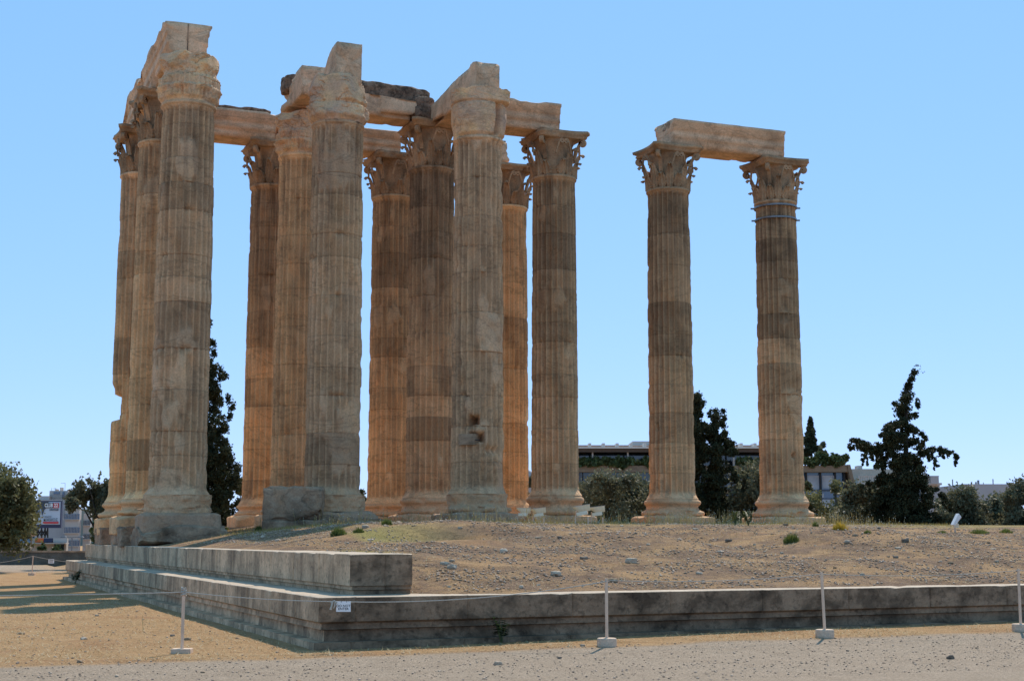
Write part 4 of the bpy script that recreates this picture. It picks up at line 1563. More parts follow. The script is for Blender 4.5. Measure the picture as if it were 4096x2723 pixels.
bush(2158, 2275, 1118, 1245, 82, 34, 26000, 0.11, 119, M_OLIVE, 'olive bush behind the lone edge-on floodlight', group=GO)
bush(2226, 2340, 1126, 1245, 86, 30, 26000, 0.11, 121, M_OLIVE, 'olive bush below the plain grey building at right', group=GO)
bush(2308, 2430, 1104, 1245, 80, 36, 26000, 0.11, 123, M_OLIVE, 'tall olive bush cut by the right picture edge', group=GO)
bush(1836, 1880, 1090, 1240, 94, 14, 6000, 0.14, 125, M_OLIVE2, 'slim olive bush just right of the right detached column', group=GO)

# cypress behind the front left column
cyp = []
rr0 = random.Random(5)
for k in range(70):
    t = k / 70
    cyp.append((462 + rr0.uniform(-.25, .25) * 95 * t, 745 + 470 * t, 12 + 26 * t, 18))
    if k > 12:
        cyp.append((462 + (6 + 92 * t ** .85) * rr0.uniform(.55, .95), 745 + 470 * t, 7 + 8 * t, 10))
for k in range(260):
    t = rr0.random() ** 0.75
    y = 735 + 480 * t
    hw_ = 6 + 92 * t ** 0.85
    x = 462 + rr0.uniform(-1, 1) * hw_
    cyp.append((x, y, rr0.uniform(8, 15) * (.55 + .6 * t), rr0.uniform(10, 20) * (.55 + .6 * t)))
for (x, y) in [(486, 790), (490, 812), (484, 748), (508, 850), (518, 866), (506, 872), (524, 920), (534, 938), (530, 960), (520, 990), (541, 1075), (551, 1082), (548, 1100), (540, 1120), (548, 1160), (497, 845), (500, 900)]:
    cyp.append((x, y, 9, 12))
cb = at(466, 1215, 84)
tree('cypress_tree', (cb[0], cb[1], .8), clumps_px(cyp, 84, 1.3, 7), 150000, 0.095, 131, M_CYP, 'tall black cypress rising behind the front left column', 'cypress', 'dark conifers', .22, 12, 1.4, .3, trunk_top=at(470, 760, 84))
# dark cypress pair between the detached columns
cyp = []
for (cx, yt, hwb, yb, n) in ((1606, 912, 42, 1230, 60), (1650, 940, 52, 1240, 80), (1580, 1010, 30, 1230, 20)):
    for k in range(n):
        t = rr0.random() ** 0.8
        y = yt + (yb - yt) * t
        if k % 3 == 0:
            cyp.append((cx + rr0.uniform(-.3, .3) * hwb * t, y, 8 + 14 * t, 14))
        x = cx + rr0.uniform(-1, 1) * (5 + hwb * min(1, t * 1.6) ** .9)
        cyp.append((x, y, rr0.uniform(7, 14), rr0.uniform(8, 16)))
for q in [(1640, 950, 8, 10), (1664, 945, 7, 8), (1668, 962, 7, 8), (1600, 925, 6, 9), (1606, 940, 9, 7), (1625, 978, 10, 7), (1672, 1000, 9, 9), (1685, 1022, 12, 8), (1694, 1040, 9, 10), (1690, 1100, 9, 14)]:
    cyp.append(q)
cb = at(1640, 1215, 88)
tree('cypress_tree', (cb[0], cb[1], .8), clumps_px(cyp, 88, 1.3, 9), 130000, 0.095, 133, M_CYP, 'dark ragged twin topped cypress between the detached pair of columns', 'cypress', 'dark conifers', .22, 10, 1.4, .3, trunk_top=at(1645, 960, 88))
# pyramid shaped conifer at the right, leaning tip
cyp = []


def bough(x0, y0, x1, y1, r0_, r1_, n, droop=0.0, seed=0):
    q = random.Random(seed + int(x1))
    for k in range(n):
        t = (k + q.random() * .6) / n
        x = x0 + (x1 - x0) * t
        y = y0 + (y1 - y0) * t + droop * 4 * t * (t - 1) * -1
        r_ = r0_ + (r1_ - r0_) * t
        cyp.append((x + q.uniform(-3, 3), y + q.uniform(-3, 3), r_ * q.uniform(.75, 1.2), r_ * q.uniform(.55, .9)))
        if q.random() < .65:
            cyp.append((x + q.uniform(-4, 4), y + r_ * 1.1 + q.uniform(0, 7), r_ * .38, r_ * q.uniform(.6, 1.0)))


for (x, y, rx, ry) in [(2122, 842, 10, 5), (2114, 846, 9, 7), (2106, 858, 9, 9), (2101, 872, 10, 9), (2096, 888, 12, 10), (2090, 904, 15, 12), (2086, 920, 16, 13), (2078, 938, 20, 12), (2082, 956, 20, 13), (2112, 925, 8, 8), (2116, 935, 5, 9), (2078, 972, 16, 12), (2108, 958, 9, 9), (2127, 852, 5, 7), (2062, 928, 8, 6)]:
    cyp.append((x, y, rx, ry))
TX = 2070
bough(TX, 978, 2042, 990, 15, 15, 4); bough(2055, 985, 2030, 1008, 14, 7, 4)
bough(TX, 975, 2118, 1000, 13, 8, 5, -4); bough(2118, 998, 2134, 1015, 8, 5, 3)
bough(TX, 1005, 2042, 1020, 14, 10, 4); bough(TX, 1010, 2140, 1035, 14, 9, 6, -6); bough(2132, 1035, 2146, 1055, 8, 5, 3)
bough(TX, 1030, 2002, 1042, 16, 10, 7, -8); bough(2010, 1042, 1985, 1062, 9, 5, 3)
bough(2040, 1060, 1996, 1024, 12, 10, 4); bough(1996, 1026, 1960, 1020, 10, 8, 6, -5); bough(1962, 1024, 1955, 1032, 6, 4, 2); bough(1990, 1030, 1992, 1060, 8, 5, 4)
bough(TX, 1060, 2120, 1058, 14, 10, 5, -4); bough(2118, 1050, 2165, 1032, 10, 9, 5, -4); bough(2165, 1034, 2200, 1052, 9, 7, 5, -4); bough(2198, 1052, 2208, 1066, 7, 4, 3); bough(2150, 1050, 2158, 1078, 8, 4, 3)
for (x, y) in [(2050, 1000), (2062, 1015), (2095, 990), (2100, 1022), (2112, 1030), (2035, 1035), (2050, 1048), (2096, 1046), (2112, 1062), (2030, 1062), (2058, 1078), (2090, 1080), (2118, 1082), (2020, 1075), (2036, 1092)]:
    cyp.append((x, y, rr0.uniform(9, 15), rr0.uniform(6, 9)))
for k in range(170):
    t = rr0.random() ** 0.65
    y = 1050 + 185 * t
    hw_ = 40 + 60 * t
    if k % 4 == 0:
        cyp.append((2076 + rr0.uniform(-.45, .45) * hw_, y, 17, 13))
    x = 2076 + rr0.uniform(-1, 1) * hw_
    cyp.append((x, y, rr0.uniform(7, 15), rr0.uniform(7, 12)))
bough(2110, 1120, 2176, 1140, 13, 9, 6, -4); bough(2170, 1138, 2190, 1165, 9, 5, 4)
bough(2050, 1100, 1978, 1120, 13, 9, 5); bough(2040, 1150, 1985, 1185, 13, 10, 5)
cb = at(2078, 1215, 78)
tree('conifer_tree', (cb[0], cb[1], .8), clumps_px(cyp, 78, 1.6, 11), 170000, 0.085, 135, M_CYP, 'pyramid shaped dark conifer with a hooked tip and drooping boughs at right', 'conifer', 'dark conifers', .17, 0, 1.4, .35, trunk_top=at(2088, 900, 78))
bush(2344, 2380, 1108, 1240, 92, 12, 5000, 0.15, 137, M_CYP, 'dark conifer top peeping over the tall olive at the right edge', 'conifer', 'conifer_tree', 'dark conifers')

# ------------------------------------------------------------------ grass tufts, weeds, dry stalks
def tuft_mesh(n, h, spread, seed, w=0.012, bend=0.5):
    r = np.random.default_rng(seed)
    a = r.uniform(0, 2 * math.pi, n)
    rad = spread * r.random(n) ** .7
    x, y = np.cos(a) * rad, np.sin(a) * rad
    hh = h * r.uniform(.45, 1.15, n) * (1 - .72 * (rad / spread) ** 1.5)
    la = a + r.normal(0, .6, n)
    lx, ly = np.cos(la) * bend * hh * r.random(n), np.sin(la) * bend * hh * r.random(n)
    pa = r.uniform(0, math.pi, n)
    wx, wy = np.cos(pa) * w, np.sin(pa) * w
    z = np.zeros(n)
    v = np.stack([np.stack([x - wx, y - wy, z - .03], -1), np.stack([x + wx, y + wy, z - .03], -1),
                  np.stack([x + lx * .4 + wx * .7, y + ly * .4 + wy * .7, hh * .6], -1), np.stack([x + lx * .4 - wx * .7, y + ly * .4 - wy * .7, hh * .6], -1),
                  np.stack([x + lx, y + ly, hh], -1)], 1)
    b = np.arange(n)[:, None] * 5
    return v.reshape(-1, 3), [b + np.array([[0, 1, 2, 3]]), b + np.array([[3, 2, 4]])]


TUFTS = [
    (780, 1233, .22, .28, 700, M_GREEN, 'largest bright green grass tuft, on the slope in front of the loose stone block'),
    (826, 1226, .14, .20, 260, M_GREEN, 'small green tuft just right of the largest bright one'),
    (597, 1221, .18, .22, 380, M_GREEN, 'spiky green tuft at the left corner of the loose stone block'),
    (521, 1221, .16, .16, 300, M_GREEN, 'dark green tuft at the right foot of the front left column'),
    (891, 1209, .20, .22, 360, M_GREEN, 'green tuft at the foot of the orange column right of the tall grey one'),
    (1824, 1248, .26, .30, 420, M_GREEN, 'feathery green weed on the slope below the right detached column'),
    (1935, 1220, .26, .30, 320, M_YEL, 'golden yellow grass clump on the crest right of the detached pair'),
    (1878, 1212, .20, .16, 160, M_GREEN, 'small yellow-green sprig by the right plinth of the detached pair'),
    (1999, 1228, .10, .14, 160, M_GREEN, 'tiny green tuft on the crest left of the conifer trunk'),
    (2255, 1228, .16, .45, 420, M_GREEN, 'wide patch of green weeds on the crest right of the lone floodlight'),
    (2318, 1227, .16, .30, 300, M_GREEN, 'green weeds near the right picture edge on the crest'),
    (2170, 1228, .10, .25, 200, M_GREEN, 'low green weeds just left of the lone floodlight'),
    (1160, 1452, .10, .12, 160, M_HEDGE, 'dark weeds against the foot of the long front wall'),
]
for k, (px, py, h, sp_, n, mat, lab) in enumerate(TUFTS):
    v_, u_, z_ = drop(px, py)
    v, f = tuft_mesh(n, h * 1.0, sp_ * .66, 300 + k, w=.007)
    q = wp(v_, u_, z_)
    tag(link('grass_tuft', make_mesh('grass_tuft', v, f, mat, False), None, q), lab, 'grass tuft', 'green tufts on the mound')


def leafy_plant(px, py, Y, h, n, seed, label, name='leafy_plant', mat=None, z=None):
    c = at(px, py, Y)
    v_, u_ = uv_of(c[0], c[1])
    z0 = gz(v_, u_) if z is None else z
    root = empty(name, (c[0], c[1], z0))
    tag(root, label, 'plant')
    r = random.Random(seed)
    mb, st_ = MB(), MB()
    for k in range(n):
        a = r.uniform(0, 2 * math.pi)
        hh = h * r.uniform(.6, 1.1)
        tip = Vector((math.cos(a) * hh * .35, math.sin(a) * hh * .35, hh))
        st_.tube([(0, 0, -.02), tip * .5 + Vector((0, 0, hh * .08)), tip], [.009, .007, .003], 5)
        for j in range(11):
            t = .35 + .65 * j / 10
            p = tip * t + Vector((0, 0, hh * .1 * math.sin(math.pi * t)))
            for sg in (-1, 1):
                d = Vector((math.cos(a + sg * 1.35), math.sin(a + sg * 1.35), r.uniform(-.35, .25))) * h * .36 * (1.15 - t * .6)
                w = Vector((-d.y, d.x, 0.2 * d.length)).normalized() * h * .055
                mb.add([p, p + d * .5 + w, p + d, p + d * .5 - w], [(0, 1, 2, 3)])
    mb.build('leaves', mat or M_GREEN, root)
    st_.build('stem', M_HEDGE, root)


leafy_plant(1693, 1208, 45.2, .42, 9, 1, 'fresh green leafy plant, left one of two between the detached columns')
leafy_plant(1724, 1208, 45.4, .42, 12, 2, 'fresh green leafy plant, right one of two, against the right detached plinth')
leafy_plant(1155, 1455, 24.0, .40, 6, 3, 'dark fern-like weed growing up the shaded front wall', mat=M_DARKWEED)
leafy_plant(173, 1340, 56, .55, 8, 4, 'dark weed growing at the foot of the lower step far left', mat=M_HEDGE)
leafy_plant(217, 1250, 59.6, .5, 8, 5, 'bright green plant at the left foot of the leftmost column', z=1.45)

# straw lying and standing on slope and ground (uncountable)
def straw_field(n, seed):
    r = np.random.default_rng(seed)
    v_ = r.uniform(-16, 24, n)
    u_ = -29.2 + 27 * r.random(n) ** 1.35
    ins = (v_ > -.4) & (u_ > uF(v_) + .7)
    outl = (v_ < -2.4) | (u_ < uF(v_) - .3)
    patch = fbm(np.stack([v_ * .9, u_ * .9, v_ * 0], -1), 23, 4)
    ok = (ins | outl) & (patch > r.uniform(.30, .60, n)) & (u_ > -28.9 + .3 * (patch - .5))
    return v_[ok], u_[ok], r


v_, u_, r = straw_field(150000, 61)
z_ = height(v_, u_)
n = len(v_)
XYs = A1[None] + v_[:, None] * V + u_[:, None] * U
L = r.uniform(.04, .13, n)
an = r.uniform(0, 2 * math.pi, n)
el = np.abs(r.normal(0, .28, n))
dx = np.stack([np.cos(an) * np.cos(el), np.sin(an) * np.cos(el), np.sin(el)], -1) * L[:, None]
side = np.stack([-np.sin(an), np.cos(an), an * 0], -1) * r.uniform(.004, .009, n)[:, None]
p0 = np.concatenate([XYs, (z_ + .006)[:, None]], -1)
vv = np.stack([p0 - side, p0 + side, p0 + dx], 1).reshape(-1, 3)
cc = mix(np.array([.56, .42, .22])[None].repeat(n, 0), np.array([.42, .26, .12]), r.random(n))
cc = mix(cc, np.array([.62, .53, .36]), r.random(n) ** 2)
tag(link('dry_grass', make_mesh('dry_grass', vv, np.arange(3 * n).reshape(-1, 3), attr_mat('straw', trans=.2, grain=.1), False, cc.repeat(3, 0))), 'straw coloured dry grass over the slope', 'grass', kind='stuff')

# thin flowering stalks along the crest (uncountable)
r = np.random.default_rng(71)
n = 5200
v_ = np.concatenate([r.uniform(3.5, 26, n), r.normal(8.2, 1.6, 700), r.uniform(-14, -3, 60)])
u_ = np.concatenate([r.uniform(-8.5, 4, n), r.uniform(-9, -4, 700), r.uniform(-26, -10, 60)])
dens = fbm(np.stack([v_ * .5, u_ * .5, v_ * 0], -1), 29, 3)
ok = dens > r.uniform(.35, .62, len(v_))
v_, u_ = v_[ok], u_[ok]
n = len(v_)
z_ = height(v_, u_)
XYs = A1[None] + v_[:, None] * V + u_[:, None] * U
h_ = r.uniform(.08, .34, n) * (.35 + 1.5 * sstep(.35, .7, fbm(np.stack([v_ * 1.3, u_ * 1.3, v_ * 0], -1), 35, 3)))
an = r.uniform(0, 2 * math.pi, n)
p0 = np.concatenate([XYs, (z_ - .02)[:, None]], -1)
le = np.stack([np.cos(an) * .25, np.sin(an) * .25, an * 0 + 1], -1) * h_[:, None]
sd = np.stack([-np.sin(an), np.cos(an), an * 0], -1) * .006
quads = np.stack([p0 - sd, p0 + sd, p0 + le + sd * .6, p0 + le - sd * .6], 1)
cq = mix(np.array([.34, .26, .10])[None].repeat(n, 0), np.array([.45, .36, .18]), r.random(n))
# side twigs
tw = r.random(n) < .9
b0 = (p0 + le * .55)[tw]
an2 = r.uniform(0, 2 * math.pi, tw.sum())
d2 = np.stack([np.cos(an2), np.sin(an2), an2 * 0 + .9], -1) * (h_[tw] * .3)[:, None]
s2_ = np.stack([-np.sin(an2), np.cos(an2), an2 * 0], -1) * .005
q2 = np.stack([b0 - s2_, b0 + s2_, b0 + d2 + s2_, b0 + d2 - s2_], 1)
# seed heads
hd = r.random(n) < .5
hp = (p0 + le)[hd]
m = hd.sum()
o_ = r.uniform(.008, .018, (m, 1))
q3 = np.stack([hp + o_ * np.array([-1, 0, 0]), hp + o_ * np.array([0, -.6, -.8]), hp + o_ * np.array([1, 0, 0]), hp + o_ * np.array([0, .6, .8])], 1)
allq = np.concatenate([quads, q2, q3]).reshape(-1, 3)
allc = np.concatenate([cq.repeat(4, 0), cq[tw].repeat(4, 0), np.tile(np.array([[.62, .58, .50]]), (m * 4, 1))])
tag(link('weed_stalks', make_mesh('weed_stalks', allq, np.arange(len(allq)).reshape(-1, 4), attr_mat('weed', trans=.25, grain=.1), False, allc)), 'thin dry weeds with pale seed heads along the crest', 'weeds', kind='stuff')

# short green sward mixed on the crest (uncountable)
r = np.random.default_rng(73)
n = 26000
v_ = r.uniform(1, 27, n)
u_ = r.uniform(-9, 5, n)
dens = fbm(np.stack([v_ * .35, u_ * .35, v_ * 0], -1), 37, 3)
ok = dens > r.uniform(.40, .66, n)
v_, u_ = v_[ok], u_[ok]
n = len(v_)
z_ = height(v_, u_)
XYs = A1[None] + v_[:, None] * V + u_[:, None] * U
an = r.uniform(0, 2 * math.pi, n)
h_ = r.uniform(.04, .13, n)
p0 = np.concatenate([XYs, (z_ - .01)[:, None]], -1)
le = np.stack([np.cos(an) * .4, np.sin(an) * .4, an * 0 + 1], -1) * h_[:, None]
sd = np.stack([-np.sin(an), np.cos(an), an * 0], -1) * .008
vv = np.stack([p0 - sd, p0 + sd, p0 + le], 1).reshape(-1, 3)
cc = mix(np.array([.26, .215, .07])[None].repeat(n, 0), np.array([.44, .34, .13]), r.random(n))
tag(link('short_grass', make_mesh('short_grass', vv, np.arange(3 * n).reshape(-1, 3), attr_mat('sward', trans=.3, grain=.1), False, cc.repeat(3, 0))), 'short olive green grass on the crest', 'grass', kind='stuff')

# ------------------------------------------------------------------ stones
def rock_mesh(seed, mat, col=None):
    w, f = rough_block((1, .74, .56), 8, .35, .10, 1.6, seed, .03, .0, 11, .50)
    w[:, 2] -= .12
    return make_mesh('loose_stone', w, f, mat, False)


M_ROCKD = stone_mat('dark_field_stone', (0.26, 0.205, 0.16), dark=0.5, vein=0.1, bump_s=0.7, warm=0.1)
M_ROCKB = stone_mat('brown_field_stone', (0.34, 0.24, 0.155), dark=0.6, vein=0.1, bump_s=0.7, warm=0.1)
ROCKS = [rock_mesh(500 + k, (M_ROCK, M_ROCK, M_ROCK, M_ROCKD, M_ROCK, M_ROCKB)[k % 6]) for k in range(12)]
NAMED = [
    (432, 1474, .20, 5, 'brown angular stone lying behind the near rope post on the left'),
    (330 - 146, 1526, .16, 5, 'rounded stone on the gravel path at the lower left'),
    (397, 1466 - 1, .13, 3, 'dark stone on the straw just left of the near rope post'),
    (367, 1370 + 12, .22, 0, 'pale stone in the column shadow on the left ground'),
    (1455, 1296, .36, 0, 'long flat pale stone on the slope above the second rope post'),
    (1280, 1325, .30, 0, 'grey wedge shaped stone on the slope right of the upper step'),
    (1345, 1288, .26, 3, 'dark rounded stone on the slope, centre of the mound'),
    (1412, 1340, .26, 5, 'angular stone right of the top of the second rope post'),
    (1952, 1250, .30, 0, 'upright pale stone block on the right part of the slope'),
    (2086, 1248, .28, 3, 'dark flat stone on a small rise of the right slope'),
    (842, 1216, .36, 0, 'long white stone near the crest left of the green tufts'),
    (600 + 40, 1262 - 16, .20, 0, 'pale stone on the slope just above the upper step'),
    (1201, 1360 - 6, .18, 0, 'stone in the straw at the foot of the slope near the wall top'),
    (1160, 1272, .26, 0, 'pale slab stone on the upper slope right of the upper step end'),
    (1290, 1240, .26, 3, 'dark stone beside the hollow in the mound'),
    (2252, 1352 + 52, .26, 0, 'rounded pale stone at the foot of the wall near the right edge'),
    (1057, 1443 + 30, .24, 0, 'grey stone at the foot of the front wall, right of the sign'),
    (2190, 1517, .20, 3, 'rounded dark stone on the gravel path at the lower right'),
    (1342, 1502 - 14, .12, 0, 'small stone touching the left of the second post foot'),
]
for k, (px, py, s_, m_, lab) in enumerate(NAMED):
    s_ *= .62
    v_, u_, z_ = drop(px, py)
    o = link('loose_stone', ROCKS[m_ if k % 2 else (m_ + 6) % 12], None, wp(v_, u_, z_), k * 1.7)
    o.scale = (s_, s_ * .9, s_ * random.uniform(.75, 1.1))
    tag(o, lab, 'stone')
r = random.Random(91)
cnt = 0
while cnt < 170:
    v_ = r.uniform(-.3, 21)
    u_ = r.uniform(-27, -7)
    if u_ < uF(v_) + .9 or (v_ < .4 and u_ < -25.5):
        continue
    s_ = 0.06 + 0.13 * r.random() ** 2.4
    q = wp(v_, u_, gz(v_, u_))
    o = link('loose_stone', ROCKS[r.randrange(12)], None, q, r.uniform(0, 6.28))
    o.scale = (s_, s_ * r.uniform(.7, 1), s_ * r.uniform(.5, 1.0))
    tag(o, 'loose grey stone lying on the dry slope of the mound', 'stone', 'stones strewn over the slope')
    cnt += 1
cnt = 0
while cnt < 46:
    v_ = r.uniform(-13, 12)
    u_ = r.uniform(-32.5, -14)
    if u_ > -28.8 and v_ > -2.5:
        continue
    s_ = 0.05 + 0.09 * r.random() ** 2
    q = wp(v_, u_, gz(v_, u_))
    o = link('loose_stone', ROCKS[r.randrange(12)], None, q, r.uniform(0, 6.28))
    o.scale = (s_, s_ * r.uniform(.7, 1), s_ * r.uniform(.5, .9))
    tag(o, 'small stone lying on the flat ground outside the steps', 'stone', 'stones on the flat ground')
    cnt += 1

# gravel (uncountable): low-poly pebbles with their own colour
r = np.random.default_rng(97)


def pebbles(v_, u_, size):
    n = len(v_)
    z_ = height(v_, u_)
    c = np.concatenate([A1[None] + v_[:, None] * V + u_[:, None] * U, (z_ + size * .12)[:, None]], -1)
    tpl = np.array([[1, 0, 0], [.2, .9, .1], [-.9, .3, 0], [-.3, -.9, .05], [.1, .1, .75], [0, 0, -.5]])
    j = tpl[None] * (1 + r.normal(0, .18, (n, 6, 3)))
    j[:, :, 2] *= r.uniform(.5, 1.0, (n, 1))
    a = r.uniform(0, 6.283, n)
    x = j[:, :, 0] * np.cos(a)[:, None] - j[:, :, 1] * np.sin(a)[:, None]
    y = j[:, :, 0] * np.sin(a)[:, None] + j[:, :, 1] * np.cos(a)[:, None]
    v = np.stack([x, y, j[:, :, 2]], -1) * (size * .5)[:, None, None] + c[:, None]
    tri = np.array([[0, 1, 4], [1, 2, 4], [2, 3, 4], [3, 0, 4], [1, 0, 5], [2, 1, 5], [3, 2, 5], [0, 3, 5]])
    f = (np.arange(n)[:, None, None] * 6 + tri[None]).reshape(-1, 3)
    g = r.random(n) ** 1.3
    col = mix(np.array([.28, .205, .15])[None].repeat(n, 0), np.array([.66, .49, .37]), g)
    return v.reshape(-1, 3), f, col.repeat(6, 0)


n = 85000
v1 = r.uniform(-.3, 25, n)
u1 = -27 + 22 * r.random(n) ** 1.2
cl = fbm(np.stack([v1 * .8, u1 * .8, v1 * 0], -1), 83, 4)
ok = (u1 > uF(v1) + .75) & (cl > r.uniform(.36, .62, n))
v1, u1 = v1[ok], u1[ok]
s1 = .018 + .07 * r.random(len(v1)) ** 4
n = 22000
v2 = r.uniform(-12, 17, n)
u2 = r.uniform(-33.5, -28.7, n)
s2v = .008 + .042 * r.random(n) ** 7
n = 6000
v3 = r.uniform(-15, -2.4, n)
u3 = r.uniform(-29, -8, n)
s3 = .010 + .05 * r.random(n) ** 5
pv, pf, pc = pebbles(np.concatenate([v1, v2, v3]), np.concatenate([u1, u2, u3]), np.concatenate([s1, s2v, s3]))
tag(link('gravel', make_mesh('gravel', pv, pf, attr_mat('pebbles', grain=.15), False, pc)), 'small gravel scattered over path and slope', 'gravel', kind='stuff')

# ------------------------------------------------------------------ background buildings
M_BCONC = plain_mat('board_marked_concrete', (0.26, 0.19, 0.13), rough=.9, var=.3, scale=1.5)
M_BWHITE = plain_mat('white_render', (0.50, 0.46, 0.43), rough=.85, var=.1, scale=.6)
M_BGREY = plain_mat('grey_render', (0.42, 0.40, 0.41), rough=.85, var=.1, scale=.6)
M_BBEIGE = plain_mat('beige_render', (0.48, 0.42, 0.35), rough=.85, var=.2, scale=.6)
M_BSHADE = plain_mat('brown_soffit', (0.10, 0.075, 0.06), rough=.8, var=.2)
M_GLASS = plain_mat('dark_window_glass', (0.015, 0.028, 0.038), rough=.06, var=.1, spec=.8)
M_GLASSB = plain_mat('blue_window_glass', (0.04, 0.09, 0.17), rough=.08, var=.25, scale=.5, spec=.9)
M_PANE = plain_mat('painted_reflection', (0.42, 0.44, 0.47), rough=.8, var=.2, scale=1.0)  # pale tone that paints bright reflections onto the glass
M_ROOFL = plain_mat('pale_roof_sheet', (0.70, 0.64, 0.58), rough=.6, var=.05)
M_TILE = plain_mat('terracotta_tiles', (0.45, 0.25, 0.16), rough=.85, var=.3, scale=3)
M_RED = plain_mat('red_paint', (0.55, 0.05, 0.06), rough=.5, var=.05)
M_ORANGE = plain_mat('orange_sign', (0.70, 0.16, 0.04), rough=.5, var=.1)
M_NAVY = plain_mat('navy_paint', (0.03, 0.04, 0.09), rough=.5, var=.1)
M_BLUEA = plain_mat('blue_awning', (0.10, 0.24, 0.38), rough=.8, var=.1)
M_ADPALE = plain_mat('poster_paper', (0.50, 0.58, 0.68), rough=.6, var=.04, scale=.6)
M_ADSKIN = plain_mat('poster_pale_grey', (0.40, 0.47, 0.56), rough=.6, var=.1, scale=.6)
M_ADDARK = plain_mat('poster_dark', (0.06, 0.075, 0.10), rough=.6, var=.3, scale=2)


class Fac:
    """a building face at distance Y: boxes given in layout pixels, front plane at depth d behind Y"""
    def __init__(self, Y):
        self.Y = Y

    def box(self, mb, x0, x1, y0, y1, d0, d1):
        a = at(x0, y1, self.Y)
        c = at(x1, y0, self.Y)
        mb.b2(a[0], c[0], self.Y + d0, self.Y + d1, a[2], c[2])
        return mb

    ONE_BY_ONE = ('window', 'reflected_window', 'glazing_reflection', 'gable_wall', 'chimney', 'pole', 'wall', 'penthouse', 'penthouse_window', 'roof', 'facade', 'antenna', 'shutter')

    def part(self, root, name, mat, boxes, label=None):
        if name in self.ONE_BY_ONE and len(boxes) > 1:
            for q in boxes:
                self.part(root, name, mat, [q], label)
            return
        mb = MB()
        for q in boxes:
            self.box(mb, *q)
        o = mb.build(name, mat)
        if root is not None:
            o.parent = root
            o.matrix_parent_inverse = Matrix.Translation(-Vector(root.location))
        if label:
            o['label'] = label
        return o


# modern building at right
Fm = Fac(170)
c = at(1600, 1239, 170)
bl = empty('modern_building', (c[0], 170, -1))
tag(bl, 'long low modern building with planted terrace and glass front behind the detached pair of columns', 'building')
Fm.part(bl, 'body', M_BCONC, [(1270, 1960, 1087, 1260, 2.0, 14)])
Fm.part(bl, 'concrete_band', M_BCONC, [(1270, 1958, 1072, 1087, 0, 3.5)])
Fm.part(bl, 'roof', M_ROOFL, [(1270, 1852, 1022, 1026, 2.2, 14), (1270, 1852, 1029.5, 1033, -.6, 3)])
Fm.part(bl, 'roof_slope', M_TILE, [(1270, 1850, 1025, 1030, 1.4, 13)])
for k in range(18):
    x = 1292 + k * 40.6 * .78
    if x < 1846:
        Fm.part(bl, 'roof_fin', M_ROOFL, [(x, x + 6, 1021, 1032, -.5, 2.0)])
Fm.part(bl, 'roof_penthouse', M_BWHITE, [(1462, 1520, 1012, 1023, 3.0, 9)])
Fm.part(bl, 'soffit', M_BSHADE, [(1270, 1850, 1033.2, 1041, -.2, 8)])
for k in range(8):
    x = 1364 + k * 81.5
    if x < 1850:
        Fm.part(bl, 'column', M_BWHITE, [(x, x + 3.2, 1041, 1074, .3, .7)])
Fm.part(bl, 'terrace_glazing', M_GLASS, [(1270, 1846, 1041, 1072, 3.6, 9)])
Fm.part(bl, 'glazing_reflection', M_PANE, [(1270, 1300, 1052, 1066, 3.5, 3.62), (1328, 1348, 1052, 1066, 3.5, 3.62), (1367, 1438, 1052, 1066, 3.5, 3.62), (1700, 1728, 1058, 1068, 3.5, 3.62), (1745, 1770, 1058, 1068, 3.5, 3.62)])  # bright reflection band painted as pale boxes on the glazing
Fm.part(bl, 'window', M_GLASS, [(1270, 1700, 1087.4, 1128, .9, 2.2)])
Fm.part(bl, 'window', M_GLASSB, [(1270, 1958, 1129, 1190, .6, 2.2), (1700, 1948, 1087.4, 1128, .9, 2.2)])
Fm.part(bl, 'reflected_window', M_PANE, [(1340, 1346, 1113, 1126, .82, .92), (1354, 1362, 1113, 1126, .82, .92), (1322, 1330, 1114, 1126, .82, .92), (1860, 1890, 1094, 1126, .82, .92), (1898, 1926, 1094, 1124, .82, .92), (1690, 1706, 1096, 1120, .82, .92), (1852, 1900, 1136, 1146, .5, .62), (1850, 1940, 1150, 1168, .5, .62)])  # reflections painted as pale boxes before the panes
Fm.part(bl, 'mullion', M_IRON, [(x, x + 1, 1087, 1190, .45, .62) for x in (1299, 1343, 1388, 1700, 1768, 1860, 1893, 1927, 1948)] + [(1270, 1955, 1128, 1130, .44, .62), (1270, 1955, 1147, 1148, .44, .62)])
mb = MB()
a0, a1 = at(1951, 1070, 170), at(1958, 1070, 170)
b0_, b1_ = at(1978, 1205, 170), at(1992, 1205, 170)
for d0, d1 in ((-.2, 3),):
    pts = [(a0[0], a0[2]), (a1[0], a1[2]), (b1_[0], b1_[2]), (b0_[0], b0_[2])]
    vs = [(x, 170 + d0, z) for x, z in pts] + [(x, 170 + d1, z) for x, z in pts]
    mb.add(vs, [(3, 2, 1, 0), (4, 5, 6, 7), (0, 1, 5, 4), (1, 2, 6, 5), (2, 3, 7, 6), (3, 0, 4, 7)])
o = mb.build('slanted_pier', M_BCONC, bl)
o.matrix_parent_inverse = Matrix.Translation(-Vector(bl.location))
Fm.part(bl, 'chimney_cap', M_BCONC, [(1955, 1962, 1050, 1052.5, 2.9, 3.5)])
Fm.part(bl, 'chimney', M_BBEIGE, [(1956, 1961, 1052, 1082, 3, 3.4)])
r = random.Random(3)
HED = [(1270, 1330, 'leafy planting hanging over the concrete band, left of the detached pair'),
       (1330, 1520, 'row of terrace shrubs seen over the broad olive bush'),
       (1700, 1752, 'terrace shrubs seen between the detached pair of columns'),
       (1845, 1950, 'bushy roof garden at the right end of the modern building')]
